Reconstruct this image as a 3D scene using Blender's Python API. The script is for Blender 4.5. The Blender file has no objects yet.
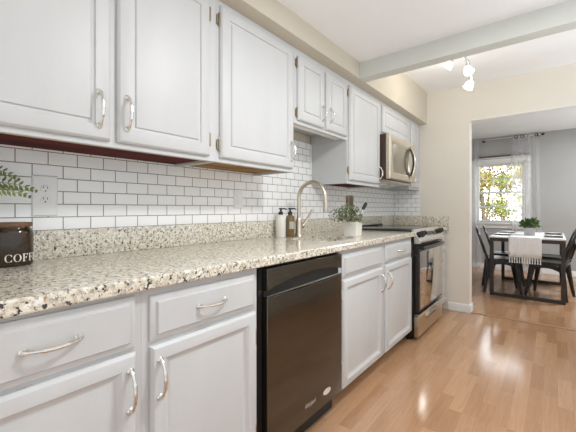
import bpy, bmesh, math, random
from mathutils import Vector, Matrix

# ------------------------------------------------------------------ camera, sky, lights, exposure
scn = bpy.context.scene
COL = scn.collection
PI = math.pi
cam_data = bpy.data.cameras.new('camera')
cam_data.sensor_width = 36.0
cam_data.lens = 332.9 / 576 * 36.0
cam_data.shift_y = -(216 - 208.9) / 576
cam_data.clip_start = 0.02
cam = bpy.data.objects.new('camera', cam_data)
cam.location = (1.543, 0.0, 1.107)
cam.rotation_euler = (PI / 2, 0, 0.673)
COL.objects.link(cam)
scn.camera = cam

world = bpy.data.worlds.new('sky')
scn.world = world
world.use_nodes = True
wb = world.node_tree.nodes['Background']
wb.inputs['Color'].default_value = (0.86, 0.94, 1.0, 1)
_nt = world.node_tree
_tc = _nt.nodes.new('ShaderNodeTexCoord')
_sp = _nt.nodes.new('ShaderNodeSeparateXYZ')
_mr = _nt.nodes.new('ShaderNodeMapRange')      # bright hazy sky over the garden side (+y)
_mr.interpolation_type = 'SMOOTHSTEP'
_mr.inputs['From Min'].default_value = 0.80
_mr.inputs['From Max'].default_value = 0.93
_mr.inputs['To Min'].default_value = 0.90
_mr.inputs['To Max'].default_value = 8.0
_nt.links.new(_tc.outputs['Generated'], _sp.inputs[0])
_nt.links.new(_sp.outputs['Y'], _mr.inputs['Value'])
_nt.links.new(_mr.outputs['Result'], wb.inputs['Strength'])


def area_light(name, loc, rot, size, size_y, power, color=(1, 1, 1)):
    l = bpy.data.lights.new(name, 'AREA')
    l.shape = 'RECTANGLE'
    l.size = size
    l.size_y = size_y
    l.energy = power
    l.color = color
    o = bpy.data.objects.new(name, l)
    o.location = loc
    o.rotation_euler = rot
    COL.objects.link(o)
    return o


area_light('ceiling_lamp', (1.53, 1.28, 2.185), (0, 0, 0), 0.20, 0.20, 19, (0.97, 0.985, 1.0))
area_light('dining_down_fill', (2.4, 5.6, 2.40), (0, 0, 0), 0.5, 0.5, 40, (0.93, 0.965, 1.0))  # added fill to brighten the dining room, no fixture seen there
# added fill lights, no real fixtures, washing the two ceilings from right of view
area_light('kitchen_up_fill', (2.9, 0.6, 1.0), (PI, 0, 0), 1.6, 2.0, 23, (0.84, 0.935, 1.0))
area_light('passage_up_fill', (2.9, 3.1, 1.0), (PI, 0, 0), 1.4, 1.2, 16, (0.84, 0.935, 1.0))
area_light('dining_up_fill', (3.2, 5.7, 0.9), (PI, 0, 0), 1.4, 1.6, 22, (0.84, 0.93, 1.0))
sun = bpy.data.lights.new('sun', 'SUN')
sun.energy = 4.0
sun.angle = 0.01
sun.color = (1.0, 0.95, 0.86)
so = bpy.data.objects.new('sun', sun)
so.rotation_euler = (math.radians(28), 0, math.radians(6))
COL.objects.link(so)

scn.view_settings.view_transform = 'Standard'
scn.view_settings.look = 'None'
scn.view_settings.gamma = 1.0
scn.view_settings.use_curve_mapping = False
scn.view_settings.exposure = 0.36
scn.cycles.max_bounces = 10
scn.cycles.diffuse_bounces = 6
scn.cycles.use_denoising = True

# ------------------------------------------------------------------ materials


def new_mat(name, color=(0.8, 0.8, 0.8), rough=0.5, metal=0.0, spec=0.5, emit=None, estr=0.0, trans=0.0, coat=0.0):
    m = bpy.data.materials.new(name)
    m.use_nodes = True
    b = m.node_tree.nodes['Principled BSDF']
    b.inputs['Base Color'].default_value = (*color, 1)
    b.inputs['Roughness'].default_value = rough
    b.inputs['Metallic'].default_value = metal
    b.inputs['Specular IOR Level'].default_value = spec
    b.inputs['Transmission Weight'].default_value = trans
    b.inputs['Coat Weight'].default_value = coat
    if emit:
        b.inputs['Emission Color'].default_value = (*emit, 1)
        b.inputs['Emission Strength'].default_value = estr
    return m


def nodes_of(m):
    nt = m.node_tree
    return nt, nt.nodes, nt.links, nt.nodes['Principled BSDF']


def noise_mat(name, c1, c2, scale=8, rough=0.5, bump=0.0, metal=0.0, stretch=(1, 1, 1), detail=3, spec=0.5, lo=0.35, hi=0.65, bscale=None):
    m = new_mat(name, c1, rough, metal, spec)
    nt, N, L, b = nodes_of(m)
    tc = N.new('ShaderNodeTexCoord')
    mp = N.new('ShaderNodeMapping')
    mp.inputs['Scale'].default_value = stretch
    L.new(tc.outputs['Object'], mp.inputs['Vector'])
    n = N.new('ShaderNodeTexNoise')
    n.inputs['Scale'].default_value = scale
    n.inputs['Detail'].default_value = detail
    L.new(mp.outputs['Vector'], n.inputs['Vector'])
    r = N.new('ShaderNodeValToRGB')
    r.color_ramp.elements[0].position = lo
    r.color_ramp.elements[0].color = (*c1, 1)
    r.color_ramp.elements[1].position = hi
    r.color_ramp.elements[1].color = (*c2, 1)
    L.new(n.outputs['Fac'], r.inputs['Fac'])
    L.new(r.outputs['Color'], b.inputs['Base Color'])
    if bump:
        bp = N.new('ShaderNodeBump')
        bp.inputs['Strength'].default_value = bump
        bp.inputs['Distance'].default_value = 0.002
        if bscale:
            n2 = N.new('ShaderNodeTexNoise')
            n2.inputs['Scale'].default_value = bscale
            L.new(mp.outputs['Vector'], n2.inputs['Vector'])
            L.new(n2.outputs['Fac'], bp.inputs['Height'])
        else:
            L.new(n.outputs['Fac'], bp.inputs['Height'])
        L.new(bp.outputs['Normal'], b.inputs['Normal'])
    return m


M = {}
M['wall'] = noise_mat('wall_paint_beige', (0.565, 0.515, 0.42), (0.58, 0.53, 0.435), 3, 0.75, 0.05, bscale=180)
M['wall_far'] = noise_mat('wall_paint_cream', (0.76, 0.715, 0.635), (0.775, 0.73, 0.65), 3, 0.75, 0.05, bscale=180)
M['wall_dining'] = noise_mat('wall_paint_grey', (0.405, 0.405, 0.395), (0.425, 0.425, 0.415), 3, 0.8, 0.05, bscale=180)
M['ceiling'] = noise_mat('ceiling_paint', (0.86, 0.87, 0.88), (0.88, 0.89, 0.90), 4, 0.85, 0.1, bscale=140)
M['beam'] = noise_mat('beam_paint', (0.60, 0.61, 0.57), (0.62, 0.63, 0.59), 4, 0.8, 0.08, bscale=140)
M['trim'] = noise_mat('trim_paint_white', (0.83, 0.83, 0.81), (0.85, 0.85, 0.83), 5, 0.4)
M['cab'] = noise_mat('cabinet_paint_white', (0.545, 0.55, 0.55), (0.57, 0.575, 0.575), 2.5, 0.46, 0.12, bscale=60, stretch=(1, 3, 0.6))
M['cab_in'] = noise_mat('cabinet_interior', (0.55, 0.53, 0.48), (0.6, 0.58, 0.53), 4, 0.6)
M['toe'] = noise_mat('toe_kick_brown', (0.32, 0.21, 0.11), (0.40, 0.27, 0.15), 6, 0.5, stretch=(1, 0.2, 4))
M['mahogany'] = noise_mat('mahogany_panel', (0.050, 0.005, 0.004), (0.115, 0.014, 0.010), 6, 0.75, stretch=(3, 0.4, 1), spec=0.15)
M['ochre'] = noise_mat('ochre_wood_panel', (0.17, 0.085, 0.022), (0.36, 0.20, 0.065), 9, 0.7, stretch=(3, 0.4, 1), spec=0.2)
M['edge_wood'] = noise_mat('raw_wood_edge', (0.42, 0.29, 0.13), (0.52, 0.38, 0.2), 10, 0.6, stretch=(3, 0.3, 1))
M['nickel'] = noise_mat('satin_nickel', (0.74, 0.72, 0.68), (0.80, 0.78, 0.74), 20, 0.22, metal=1.0)
M['champagne'] = noise_mat('brushed_champagne_nickel', (0.60, 0.53, 0.43), (0.64, 0.57, 0.47), 30, 0.34, metal=1.0)
M['brass'] = new_mat('aged_brass', (0.36, 0.29, 0.20), 0.4, 1.0)
M['steel'] = noise_mat('stainless_steel', (0.66, 0.63, 0.57), (0.70, 0.67, 0.61), 4, 0.24, metal=1.0, stretch=(1, 1, 30))
M['warm_steel'] = noise_mat('warm_stainless_steel', (0.60, 0.53, 0.42), (0.64, 0.57, 0.46), 4, 0.28, metal=1.0, stretch=(1, 1, 30))
M['black_steel'] = noise_mat('black_stainless', (0.130, 0.124, 0.108), (0.143, 0.136, 0.12), 5, 0.11, metal=1.0, stretch=(1, 1, 30))
M['dark_steel'] = noise_mat('dark_stainless', (0.30, 0.28, 0.25), (0.34, 0.32, 0.28), 5, 0.3, metal=1.0, stretch=(1, 1, 30))
M['mirror_door'] = noise_mat('reflective_oven_glass', (0.62, 0.60, 0.56), (0.65, 0.63, 0.59), 5, 0.07, metal=1.0)
M['black_gloss'] = new_mat('black_enamel', (0.012, 0.011, 0.011), 0.16)
M['black_matte'] = new_mat('black_plastic', (0.014, 0.013, 0.012), 0.55)
M['brown_black'] = noise_mat('dark_brown_housing', (0.045, 0.02, 0.015), (0.06, 0.03, 0.02), 8, 0.35)
M['glass_black'] = new_mat('black_ceramic_glass', (0.02, 0.02, 0.022), 0.06, spec=0.7)
M['mw_window'] = noise_mat('microwave_window_mesh', (0.33, 0.30, 0.24), (0.36, 0.33, 0.27), 40, 0.2, metal=0.8)
M['lens'] = new_mat('lamp_lens', (0.85, 0.85, 0.83), 0.3)
M['plastic_white'] = new_mat('white_plastic', (0.80, 0.80, 0.79), 0.35)
M['slot'] = new_mat('dark_slot', (0.03, 0.03, 0.03), 0.6)
M['ceramic_cream'] = noise_mat('cream_ceramic', (0.74, 0.71, 0.63), (0.80, 0.77, 0.70), 12, 0.4)
M['bottle_white'] = new_mat('white_soap_bottle', (0.80, 0.77, 0.70), 0.3)
M['bottle_amber'] = new_mat('amber_soap_bottle', (0.16, 0.105, 0.03), 0.15, coat=0.5)
M['label'] = new_mat('grey_label', (0.45, 0.43, 0.38), 0.6)
M['amber_glass'] = noise_mat('dark_amber_glass', (0.022, 0.011, 0.004), (0.040, 0.022, 0.006), 5, 0.12, spec=0.6)
M['lid_wood'] = noise_mat('acacia_lid', (0.13, 0.06, 0.025), (0.20, 0.095, 0.04), 12, 0.5, stretch=(1, 6, 1))
M['lettering'] = new_mat('cream_lettering', (0.80, 0.76, 0.66), 0.6)
M['silver_letter'] = new_mat('silver_lettering', (0.75, 0.73, 0.68), 0.35, 0.6)
M['wood_spoon'] = noise_mat('olive_wood', (0.045, 0.028, 0.012), (0.17, 0.105, 0.045), 14, 0.5, stretch=(4, 4, 0.6))
M['fern'] = noise_mat('fern_green', (0.08, 0.13, 0.02), (0.26, 0.31, 0.09), 30, 0.55)
M['sage'] = noise_mat('sage_leaf', (0.055, 0.085, 0.03), (0.30, 0.33, 0.18), 40, 0.55)
M['box_leaf'] = noise_mat('boxwood_leaf', (0.035, 0.085, 0.02), (0.20, 0.30, 0.10), 40, 0.5)
M['stem'] = new_mat('stem_green', (0.12, 0.12, 0.04), 0.6)
M['soil'] = noise_mat('potting_soil', (0.03, 0.02, 0.012), (0.06, 0.04, 0.025), 60, 0.9)
M['terracotta'] = noise_mat('glazed_planter', (0.55, 0.52, 0.46), (0.62, 0.59, 0.53), 9, 0.5)
M['pot_grey'] = noise_mat('grey_concrete_pot', (0.42, 0.42, 0.42), (0.50, 0.50, 0.50), 20, 0.6)
M['table_top'] = noise_mat('white_marble_top', (0.78, 0.77, 0.76), (0.70, 0.70, 0.70), 5, 0.22, lo=0.55, hi=0.75)
M['dark_metal'] = noise_mat('dark_bronze_metal', (0.035, 0.028, 0.024), (0.05, 0.042, 0.036), 12, 0.38, metal=0.35)
M['chair_metal'] = noise_mat('gunmetal_chair', (0.022, 0.021, 0.022), (0.04, 0.038, 0.038), 10, 0.28, metal=0.4)
M['runner'] = noise_mat('white_linen', (0.86, 0.86, 0.86), (0.80, 0.80, 0.80), 90, 0.9, 0.2, stretch=(1, 0.15, 0.15))
M['mat'] = noise_mat('charcoal_placemat', (0.05, 0.045, 0.042), (0.09, 0.085, 0.08), 60, 0.7)
M['plate'] = new_mat('white_china', (0.80, 0.79, 0.77), 0.15)
M['blind'] = noise_mat('dark_wood_rail', (0.11, 0.085, 0.06), (0.16, 0.13, 0.10), 10, 0.5)
M['milk_glass'] = new_mat('milk_glass', (0.95, 0.95, 0.95), 0.3, emit=(1.0, 0.97, 0.92), estr=0.75)
M['chrome'] = new_mat('chrome', (0.75, 0.75, 0.75), 0.12, 1.0)
M['bark'] = noise_mat('tree_bark', (0.22, 0.17, 0.13), (0.34, 0.28, 0.22), 12, 0.9, stretch=(1, 1, 0.2))
M['lawn'] = noise_mat('leaf_strewn_lawn', (0.20, 0.24, 0.07), (0.42, 0.30, 0.12), 3, 0.95)
M['thresh'] = noise_mat('oak_threshold', (0.33, 0.18, 0.095), (0.42, 0.24, 0.13), 8, 0.35, stretch=(0.2, 4, 1))
for nm, a, bb in (('leaf_yellow', (0.75, 0.60, 0.10), (0.62, 0.62, 0.18)), ('leaf_green', (0.22, 0.36, 0.07), (0.50, 0.58, 0.16)), ('leaf_rust', (0.55, 0.30, 0.14), (0.72, 0.55, 0.30))):
    M[nm] = noise_mat(nm, a, bb, 2.5, 0.8)


def make_granite():
    m = new_mat('speckled_granite', (0.7, 0.66, 0.58), 0.11, spec=0.55)
    nt, N, L, b = nodes_of(m)
    tc = N.new('ShaderNodeTexCoord')

    def noise(scale, detail, rough=0.6, off=0.0):
        mp = N.new('ShaderNodeMapping')
        mp.inputs['Location'].default_value = (off, off * 1.3, off * 0.7)
        L.new(tc.outputs['Object'], mp.inputs['Vector'])
        n = N.new('ShaderNodeTexNoise')
        n.inputs['Scale'].default_value = scale
        n.inputs['Detail'].default_value = detail
        n.inputs['Roughness'].default_value = rough
        L.new(mp.outputs['Vector'], n.inputs['Vector'])
        return n.outputs['Fac']

    def ramp(src, p0, p1):
        r = N.new('ShaderNodeMapRange')
        r.inputs['From Min'].default_value = p0
        r.inputs['From Max'].default_value = p1
        L.new(src, r.inputs['Value'])
        return r.outputs['Result']

    def mix(a, fac, colr):
        x = N.new('ShaderNodeMix')
        x.data_type = 'RGBA'
        if isinstance(a, tuple):
            x.inputs[6].default_value = (*a, 1)
        else:
            L.new(a, x.inputs[6])
        x.inputs[7].default_value = (*colr, 1)
        L.new(fac, x.inputs[0])
        return x.outputs[2]
    c = mix((0.76, 0.715, 0.61), ramp(noise(55, 3), 0.46, 0.56), (0.60, 0.545, 0.435))
    c = mix(c, ramp(noise(75, 2, off=4), 0.56, 0.62), (0.40, 0.375, 0.33))
    c = mix(c, ramp(noise(48, 3, off=9), 0.60, 0.66), (0.86, 0.84, 0.79))
    c = mix(c, ramp(noise(95, 2, off=15), 0.61, 0.66), (0.36, 0.24, 0.12))
    c = mix(c, ramp(noise(85, 2.5, off=22), 0.585, 0.63), (0.055, 0.048, 0.045))
    L.new(c, b.inputs['Base Color'])
    return m


def make_tile(name, axis, shift):
    """2x4 inch running-bond tile; axis is the horizontal world axis of the wall"""
    m = new_mat(name, (0.8, 0.8, 0.8), 0.14, spec=0.5)
    nt, N, L, b = nodes_of(m)
    tc = N.new('ShaderNodeTexCoord')
    sp = N.new('ShaderNodeSeparateXYZ')
    L.new(tc.outputs['Object'], sp.inputs[0])
    cb = N.new('ShaderNodeCombineXYZ')
    L.new(sp.outputs[axis], cb.inputs['X'])
    L.new(sp.outputs['Z'], cb.inputs['Y'])
    mp = N.new('ShaderNodeMapping')
    mp.inputs['Location'].default_value = (shift, -1.024, 0)
    L.new(cb.outputs[0], mp.inputs['Vector'])
    br = N.new('ShaderNodeTexBrick')
    br.inputs['Color1'].default_value = (0.87, 0.865, 0.855, 1)
    br.inputs['Color2'].default_value = (0.90, 0.895, 0.885, 1)
    br.inputs['Mortar'].default_value = (0.22, 0.19, 0.14, 1)
    br.inputs['Scale'].default_value = 1.0
    br.inputs['Mortar Size'].default_value = 0.0017
    br.inputs['Mortar Smooth'].default_value = 0.1
    br.inputs['Brick Width'].default_value = 0.1018
    br.inputs['Row Height'].default_value = 0.0508
    br.offset = 0.5
    L.new(mp.outputs['Vector'], br.inputs['Vector'])
    L.new(br.outputs['Color'], b.inputs['Base Color'])
    inv = N.new('ShaderNodeMath')
    inv.operation = 'SUBTRACT'
    inv.inputs[0].default_value = 1.0
    L.new(br.outputs['Fac'], inv.inputs[1])
    bp = N.new('ShaderNodeBump')
    bp.inputs['Strength'].default_value = 0.6
    bp.inputs['Distance'].default_value = 0.001
    L.new(inv.outputs[0], bp.inputs['Height'])
    L.new(bp.outputs['Normal'], b.inputs['Normal'])
    rr = N.new('ShaderNodeMapRange')
    rr.inputs['To Min'].default_value = 0.14
    rr.inputs['To Max'].default_value = 0.8
    L.new(br.outputs['Fac'], rr.inputs['Value'])
    L.new(rr.outputs['Result'], b.inputs['Roughness'])
    return m


def make_floor():
    m = new_mat('strip_laminate', (0.6, 0.4, 0.25), 0.15, spec=0.62)
    nt, N, L, b = nodes_of(m)
    tc = N.new('ShaderNodeTexCoord')
    mp = N.new('ShaderNodeMapping')
    mp.inputs['Rotation'].default_value = (0, 0, PI / 2)
    L.new(tc.outputs['Object'], mp.inputs['Vector'])
    br = N.new('ShaderNodeTexBrick')
    br.inputs['Scale'].default_value = 1.0
    br.inputs['Brick Width'].default_value = 0.40
    br.inputs['Row Height'].default_value = 0.068
    br.inputs['Mortar Size'].default_value = 0.0006
    br.inputs['Mortar Smooth'].default_value = 0.3
    br.inputs['Color1'].default_value = (0.0, 0.0, 0.0, 1)
    br.inputs['Color2'].default_value = (1, 1, 1, 1)
    br.inputs['Mortar'].default_value = (0.3, 0.3, 0.3, 1)
    br.offset = 0.37
    br.offset_frequency = 3
    br.squash = 1.25
    br.squash_frequency = 2
    L.new(mp.outputs['Vector'], br.inputs['Vector'])
    mg = N.new('ShaderNodeMapping')
    mg.inputs['Scale'].default_value = (14, 1.0, 1)
    L.new(tc.outputs['Object'], mg.inputs['Vector'])
    # every block gets its own slice of the grain
    ad = N.new('ShaderNodeVectorMath')
    ad.operation = 'MULTIPLY_ADD'
    ad.inputs[1].default_value = (37, 37, 37)
    L.new(br.outputs['Color'], ad.inputs[0])
    L.new(mg.outputs['Vector'], ad.inputs[2])
    g = N.new('ShaderNodeTexNoise')
    g.inputs['Scale'].default_value = 5.0
    g.inputs['Detail'].default_value = 5
    g.inputs['Distortion'].default_value = 0.9
    L.new(ad.outputs[0], g.inputs['Vector'])
    r1 = N.new('ShaderNodeValToRGB')
    e = r1.color_ramp.elements
    e[0].position = 0.0
    e[0].color = (0.39, 0.214, 0.113, 1)
    e[1].position = 1.0
    e[1].color = (0.505, 0.302, 0.174, 1)
    L.new(br.outputs['Color'], r1.inputs['Fac'])
    r2 = N.new('ShaderNodeValToRGB')
    e = r2.color_ramp.elements
    e[0].position = 0.32
    e[0].color = (0.90, 0.88, 0.86, 1)
    e[1].position = 0.66
    e[1].color = (1.04, 1.04, 1.04, 1)
    L.new(g.outputs['Fac'], r2.inputs['Fac'])
    mx = N.new('ShaderNodeMix')
    mx.data_type = 'RGBA'
    mx.blend_type = 'MULTIPLY'
    mx.inputs[0].default_value = 0.9
    L.new(r1.outputs['Color'], mx.inputs[6])
    L.new(r2.outputs['Color'], mx.inputs[7])
    L.new(mx.outputs[2], b.inputs['Base Color'])
    bp = N.new('ShaderNodeBump')
    bp.inputs['Strength'].default_value = 0.06
    bp.inputs['Distance'].default_value = 0.001
    L.new(g.outputs['Fac'], bp.inputs['Height'])
    L.new(bp.outputs['Normal'], b.inputs['Normal'])
    return m


def make_sheer():
    m = bpy.data.materials.new('sheer_voile')
    m.use_nodes = True
    nt = m.node_tree
    N, L = nt.nodes, nt.links
    N.remove(N['Principled BSDF'])
    out = N['Material Output']
    tr = N.new('ShaderNodeBsdfTransparent')
    df = N.new('ShaderNodeBsdfDiffuse')
    df.inputs['Color'].default_value = (0.92, 0.92, 0.92, 1)
    tl = N.new('ShaderNodeBsdfTranslucent')
    tl.inputs['Color'].default_value = (0.95, 0.95, 0.96, 1)
    a = N.new('ShaderNodeMixShader')
    a.inputs[0].default_value = 0.72
    L.new(df.outputs[0], a.inputs[1])
    L.new(tl.outputs[0], a.inputs[2])
    b = N.new('ShaderNodeMixShader')
    b.inputs[0].default_value = 0.38
    L.new(tr.outputs[0], b.inputs[1])
    L.new(a.outputs[0], b.inputs[2])
    L.new(b.outputs[0], out.inputs['Surface'])
    return m


def make_pane():
    m = bpy.data.materials.new('window_glass')
    m.use_nodes = True
    nt = m.node_tree
    N, L = nt.nodes, nt.links
    N.remove(N['Principled BSDF'])
    tr = N.new('ShaderNodeBsdfTransparent')
    gl = N.new('ShaderNodeBsdfGlossy')
    gl.inputs['Roughness'].default_value = 0.02
    a = N.new('ShaderNodeMixShader')
    a.inputs[0].default_value = 0.05
    L.new(tr.outputs[0], a.inputs[1])
    L.new(gl.outputs[0], a.inputs[2])
    L.new(a.outputs[0], N['Material Output'].inputs['Surface'])
    return m


M['granite'] = make_granite()
M['tile'] = make_tile('subway_tile', 'Y', -0.0238)
M['tile_far'] = make_tile('subway_tile_return', 'X', 0.02)
M['floor'] = make_floor()
M['sheer'] = make_sheer()
M['pane'] = make_pane()

# ------------------------------------------------------------------ mesh helpers (all in world metres)


def box(bm, x0, x1, y0, y1, z0, z1, bev=0.0, seg=2):
    r = bmesh.ops.create_cube(bm, size=1.0)
    vs = r['verts']
    for v in vs:
        v.co = Vector(((x0 + x1) / 2 + v.co.x * (x1 - x0), (y0 + y1) / 2 + v.co.y * (y1 - y0), (z0 + z1) / 2 + v.co.z * (z1 - z0)))
    if bev > 0:
        es = list({e for v in vs for e in v.link_edges})
        bmesh.ops.bevel(bm, geom=es, offset=bev, segments=seg, profile=0.5, affect='EDGES')


def tube(bm, pts, rad, seg=10, caps=True, flat=None):
    """tube through pts; rad a number or one per point; flat squeezes the section along the second axis"""
    pts = [Vector(p) for p in pts]
    n = len(pts)
    if not hasattr(rad, '__len__'):
        rad = [rad] * n
    t0 = (pts[1] - pts[0]).normalized()
    up = Vector((0, 0, 1)) if abs(t0.z) < 0.9 else Vector((0, 1, 0))
    a = t0.cross(up).normalized()
    rings = []
    for i, p in enumerate(pts):
        if i == 0:
            t = t0
        elif i == n - 1:
            t = (pts[i] - pts[i - 1]).normalized()
        else:
            t = ((pts[i + 1] - pts[i]).normalized() + (pts[i] - pts[i - 1]).normalized()).normalized()
        a = (a - t * a.dot(t)).normalized()
        b = t.cross(a)
        ring = []
        for k in range(seg):
            an = 2 * PI * k / seg
            ring.append(bm.verts.new(p + a * (math.cos(an) * rad[i]) + b * (math.sin(an) * rad[i] * (flat or 1.0))))
        rings.append(ring)
    for i in range(n - 1):
        for k in range(seg):
            bm.faces.new((rings[i][k], rings[i][(k + 1) % seg], rings[i + 1][(k + 1) % seg], rings[i + 1][k]))
    if caps:
        bm.faces.new(list(reversed(rings[0])))
        bm.faces.new(rings[-1])


def bar(bm, p0, p1, w, h, side):
    """rectangular bar from p0 to p1; w along 'side', h across"""
    p0, p1, s = Vector(p0), Vector(p1), Vector(side)
    t = (p1 - p0).normalized()
    s = (s - t * s.dot(t)).normalized()
    u = t.cross(s)
    vs = []
    for p in (p0, p1):
        for a, b in ((-1, -1), (1, -1), (1, 1), (-1, 1)):
            vs.append(bm.verts.new(p + s * (a * w / 2) + u * (b * h / 2)))
    for f in ((3, 2, 1, 0), (4, 5, 6, 7), (0, 1, 5, 4), (1, 2, 6, 5), (2, 3, 7, 6), (3, 0, 4, 7)):
        bm.faces.new([vs[i] for i in f])


def lathe(bm, cx, cy, prof, seg=28, axis='Z', cz=0.0):
    """revolve [(r, h)] about an axis through (cx,cy[,cz]); closed at radius 0 ends"""
    rings = []
    for r, h in prof:
        if r < 1e-6:
            rings.append([bm.verts.new(conv(0, 0, h, cx, cy, cz, axis))])
        else:
            rings.append([bm.verts.new(conv(r * math.cos(2 * PI * k / seg), r * math.sin(2 * PI * k / seg), h, cx, cy, cz, axis)) for k in range(seg)])
    for i in range(len(rings) - 1):
        A, B = rings[i], rings[i + 1]
        for k in range(seg):
            k2 = (k + 1) % seg
            if len(A) == 1 and len(B) == 1:
                continue
            if len(A) == 1:
                bm.faces.new((A[0], B[k2], B[k]))
            elif len(B) == 1:
                bm.faces.new((A[k], A[k2], B[0]))
            else:
                bm.faces.new((A[k], A[k2], B[k2], B[k]))


def conv(a, b, h, cx, cy, cz, axis):
    if axis == 'Z':
        return Vector((cx + a, cy + b, cz + h))
    if axis == 'X':
        return Vector((cx + h, cy + a, cz + b))
    return Vector((cx + a, cy + h, cz + b))


def panel(bm, y0, y1, z0, z1, xb, rings):
    """a panel facing +x: concentric rings [(inset, x)] from the back edge to the centre field"""
    prev = None
    for ins, x in [(0.0, xb)] + rings:
        cur = [bm.verts.new((x, y0 + ins, z0 + ins)), bm.verts.new((x, y1 - ins, z0 + ins)), bm.verts.new((x, y1 - ins, z1 - ins)), bm.verts.new((x, y0 + ins, z1 - ins))]
        if prev is None:
            bm.faces.new(list(reversed(cur)))
        else:
            for k in range(4):
                bm.faces.new((prev[k], prev[(k + 1) % 4], cur[(k + 1) % 4], cur[k]))
        prev = cur
    bm.faces.new(prev)


def prism(bm, pts, d0, d1, axis='X'):
    """extrude a 2-D polygon along an axis; pts are (y,z) for X, (x,z) for Y, (x,y) for Z"""
    def mk(p, d):
        if axis == 'X':
            return (d, p[0], p[1])
        if axis == 'Y':
            return (p[0], d, p[1])
        return (p[0], p[1], d)
    A = [bm.verts.new(mk(p, d0)) for p in pts]
    B = [bm.verts.new(mk(p, d1)) for p in pts]
    n = len(pts)
    bm.faces.new(list(reversed(A)))
    bm.faces.new(B)
    for i in range(n):
        bm.faces.new((A[i], A[(i + 1) % n], B[(i + 1) % n], B[i]))


def BM():
    return bmesh.new()


def world_loc(o):
    v = Vector((0, 0, 0))
    while o is not None:
        v += o.location
        o = o.parent
    return v


def obj(name, bm, mat, parent=None, loc=None, smooth=True, bevel=0.0, recalc=True):
    """link a bmesh drawn in world coordinates as ONE object whose origin sits at loc (or its parent's origin)"""
    if recalc:
        bmesh.ops.recalc_face_normals(bm, faces=bm.faces[:])
    me = bpy.data.meshes.new(name)
    base = Vector(loc) if loc is not None else (world_loc(parent) if parent else Vector((0, 0, 0)))
    bm.transform(Matrix.Translation(-base))
    bm.to_mesh(me)
    bm.free()
    me.materials.append(mat)
    o = bpy.data.objects.new(name, me)
    COL.objects.link(o)
    if parent:
        o.parent = parent
        o.location = base - world_loc(parent)
    else:
        o.location = base
    if smooth:
        for p in me.polygons:
            p.use_smooth = True
        try:
            me.set_sharp_from_angle(angle=math.radians(32))
        except Exception:
            pass
    if bevel:
        md = o.modifiers.new('bevel', 'BEVEL')
        md.width = bevel
        md.segments = 2
        md.limit_method = 'ANGLE'
        md.angle_limit = math.radians(40)
    return o


def tag(o, label, cat, group=None, kind=None):
    if label:
        o['label'] = label
    if cat:
        o['category'] = cat
    if group:
        o['group'] = group
    if kind:
        o['kind'] = kind
    return o


def thing(name, label, cat, loc, group=None):
    o = bpy.data.objects.new(name, None)
    o.empty_display_size = 0.05
    o.location = loc
    COL.objects.link(o)
    return tag(o, label, cat, group)


def struct(name, bm, mat, parent=None, **k):
    o = obj(name, bm, mat, parent, **k)
    if not parent:
        o['kind'] = 'structure'
    return o


def sbox(name, mat, *a, bev=0.0, parent=None):
    bm = BM()
    box(bm, *a, bev=bev)
    return struct(name, bm, mat, parent)


def copy_tree(o, parent=None):
    c = o.copy()
    COL.objects.link(c)
    c.parent = parent
    for ch in list(o.children):
        copy_tree(ch, c)
    return c


# ------------------------------------------------------------------ the room
YF = 3.98       # kitchen face of the wall with the doorway
ZT = 2.08       # underside of soffit and beam = top of the wall cabinets
ZL = 2.20       # near ceiling
ZC = 2.43       # ceiling beyond the beam, and dining room
YD = 7.20       # dining room window wall
sbox('floor', M['floor'], -0.15, 4.6, -1.6, 7.35, -0.10, 0.0)
wl = sbox('wall_left', M['wall'], -0.12, 0.0, -1.6, 4.10, 0.0, ZC)
# tile field on the left wall, rising higher above the sink
bm = BM()
prism(bm, [(-0.6, 1.0), (YF, 1.0), (YF, 1.40), (2.236, 1.40), (2.236, 1.635), (1.585, 1.635), (1.585, 1.40), (-0.6, 1.40)], 0.0, 0.006, 'X')
obj('tile_backsplash', bm, M['tile'], wl, smooth=False)
bm = BM()
box(bm, 0.0, 0.0085, 2.222, 2.236, 1.40, 1.635)
obj('tile_edge_strip', bm, M['trim'], wl)

# wall with the doorway
OX = 0.845
bm = BM()
box(bm, -0.12, OX, YF, YF + 0.12, 0, ZC)
box(bm, OX, 2.45, YF, YF + 0.12, 2.055, ZC)
box(bm, 2.45, 4.6, YF, YF + 0.12, 0, ZC)
wf = struct('wall_back', bm, M['wall_far'], smooth=False)
bm = BM()
box(bm, 0.006, 0.33, YF - 0.006, YF, 1.0, 1.40)
obj('tile_backsplash', bm, M['tile_far'], wf, smooth=False)
# painted lining of the opening
bm = BM()
box(bm, OX, 2.45, YF + 0.002, YF + 0.118, 2.045, 2.055)
struct('trim_1', bm, M['trim'])
sbox('trim_2', M['thresh'], OX, 2.45, YF - 0.005, YF + 0.045, 0.0, 0.006, bev=0.002)
sbox('counter_block_right', M['trim'], 2.05, 2.62, 0.9, YF, 0.0, 0.88)  # unseen low counter block opposite, there to mirror in the dishwasher
# ceilings, soffit, beam
sbox('ceiling', M['ceiling'], -0.12, 4.6, -1.6, 2.285, ZL, ZL + 0.06)
sbox('ceiling_high', M['ceiling'], -0.12, 4.6, 2.34, 7.35, ZC, ZC + 0.06)
sbox('ceiling_beam', M['beam'], 0.411, 4.6, 2.279, 2.372, ZT, ZC)
bm = BM()
box(bm, 0.0, 0.411, -1.6, 2.30, ZT, ZL)
box(bm, 0.0, 0.411, 2.30, YF, ZT, ZC)
struct('ceiling_soffit', bm, M['wall'], smooth=False)


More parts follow.
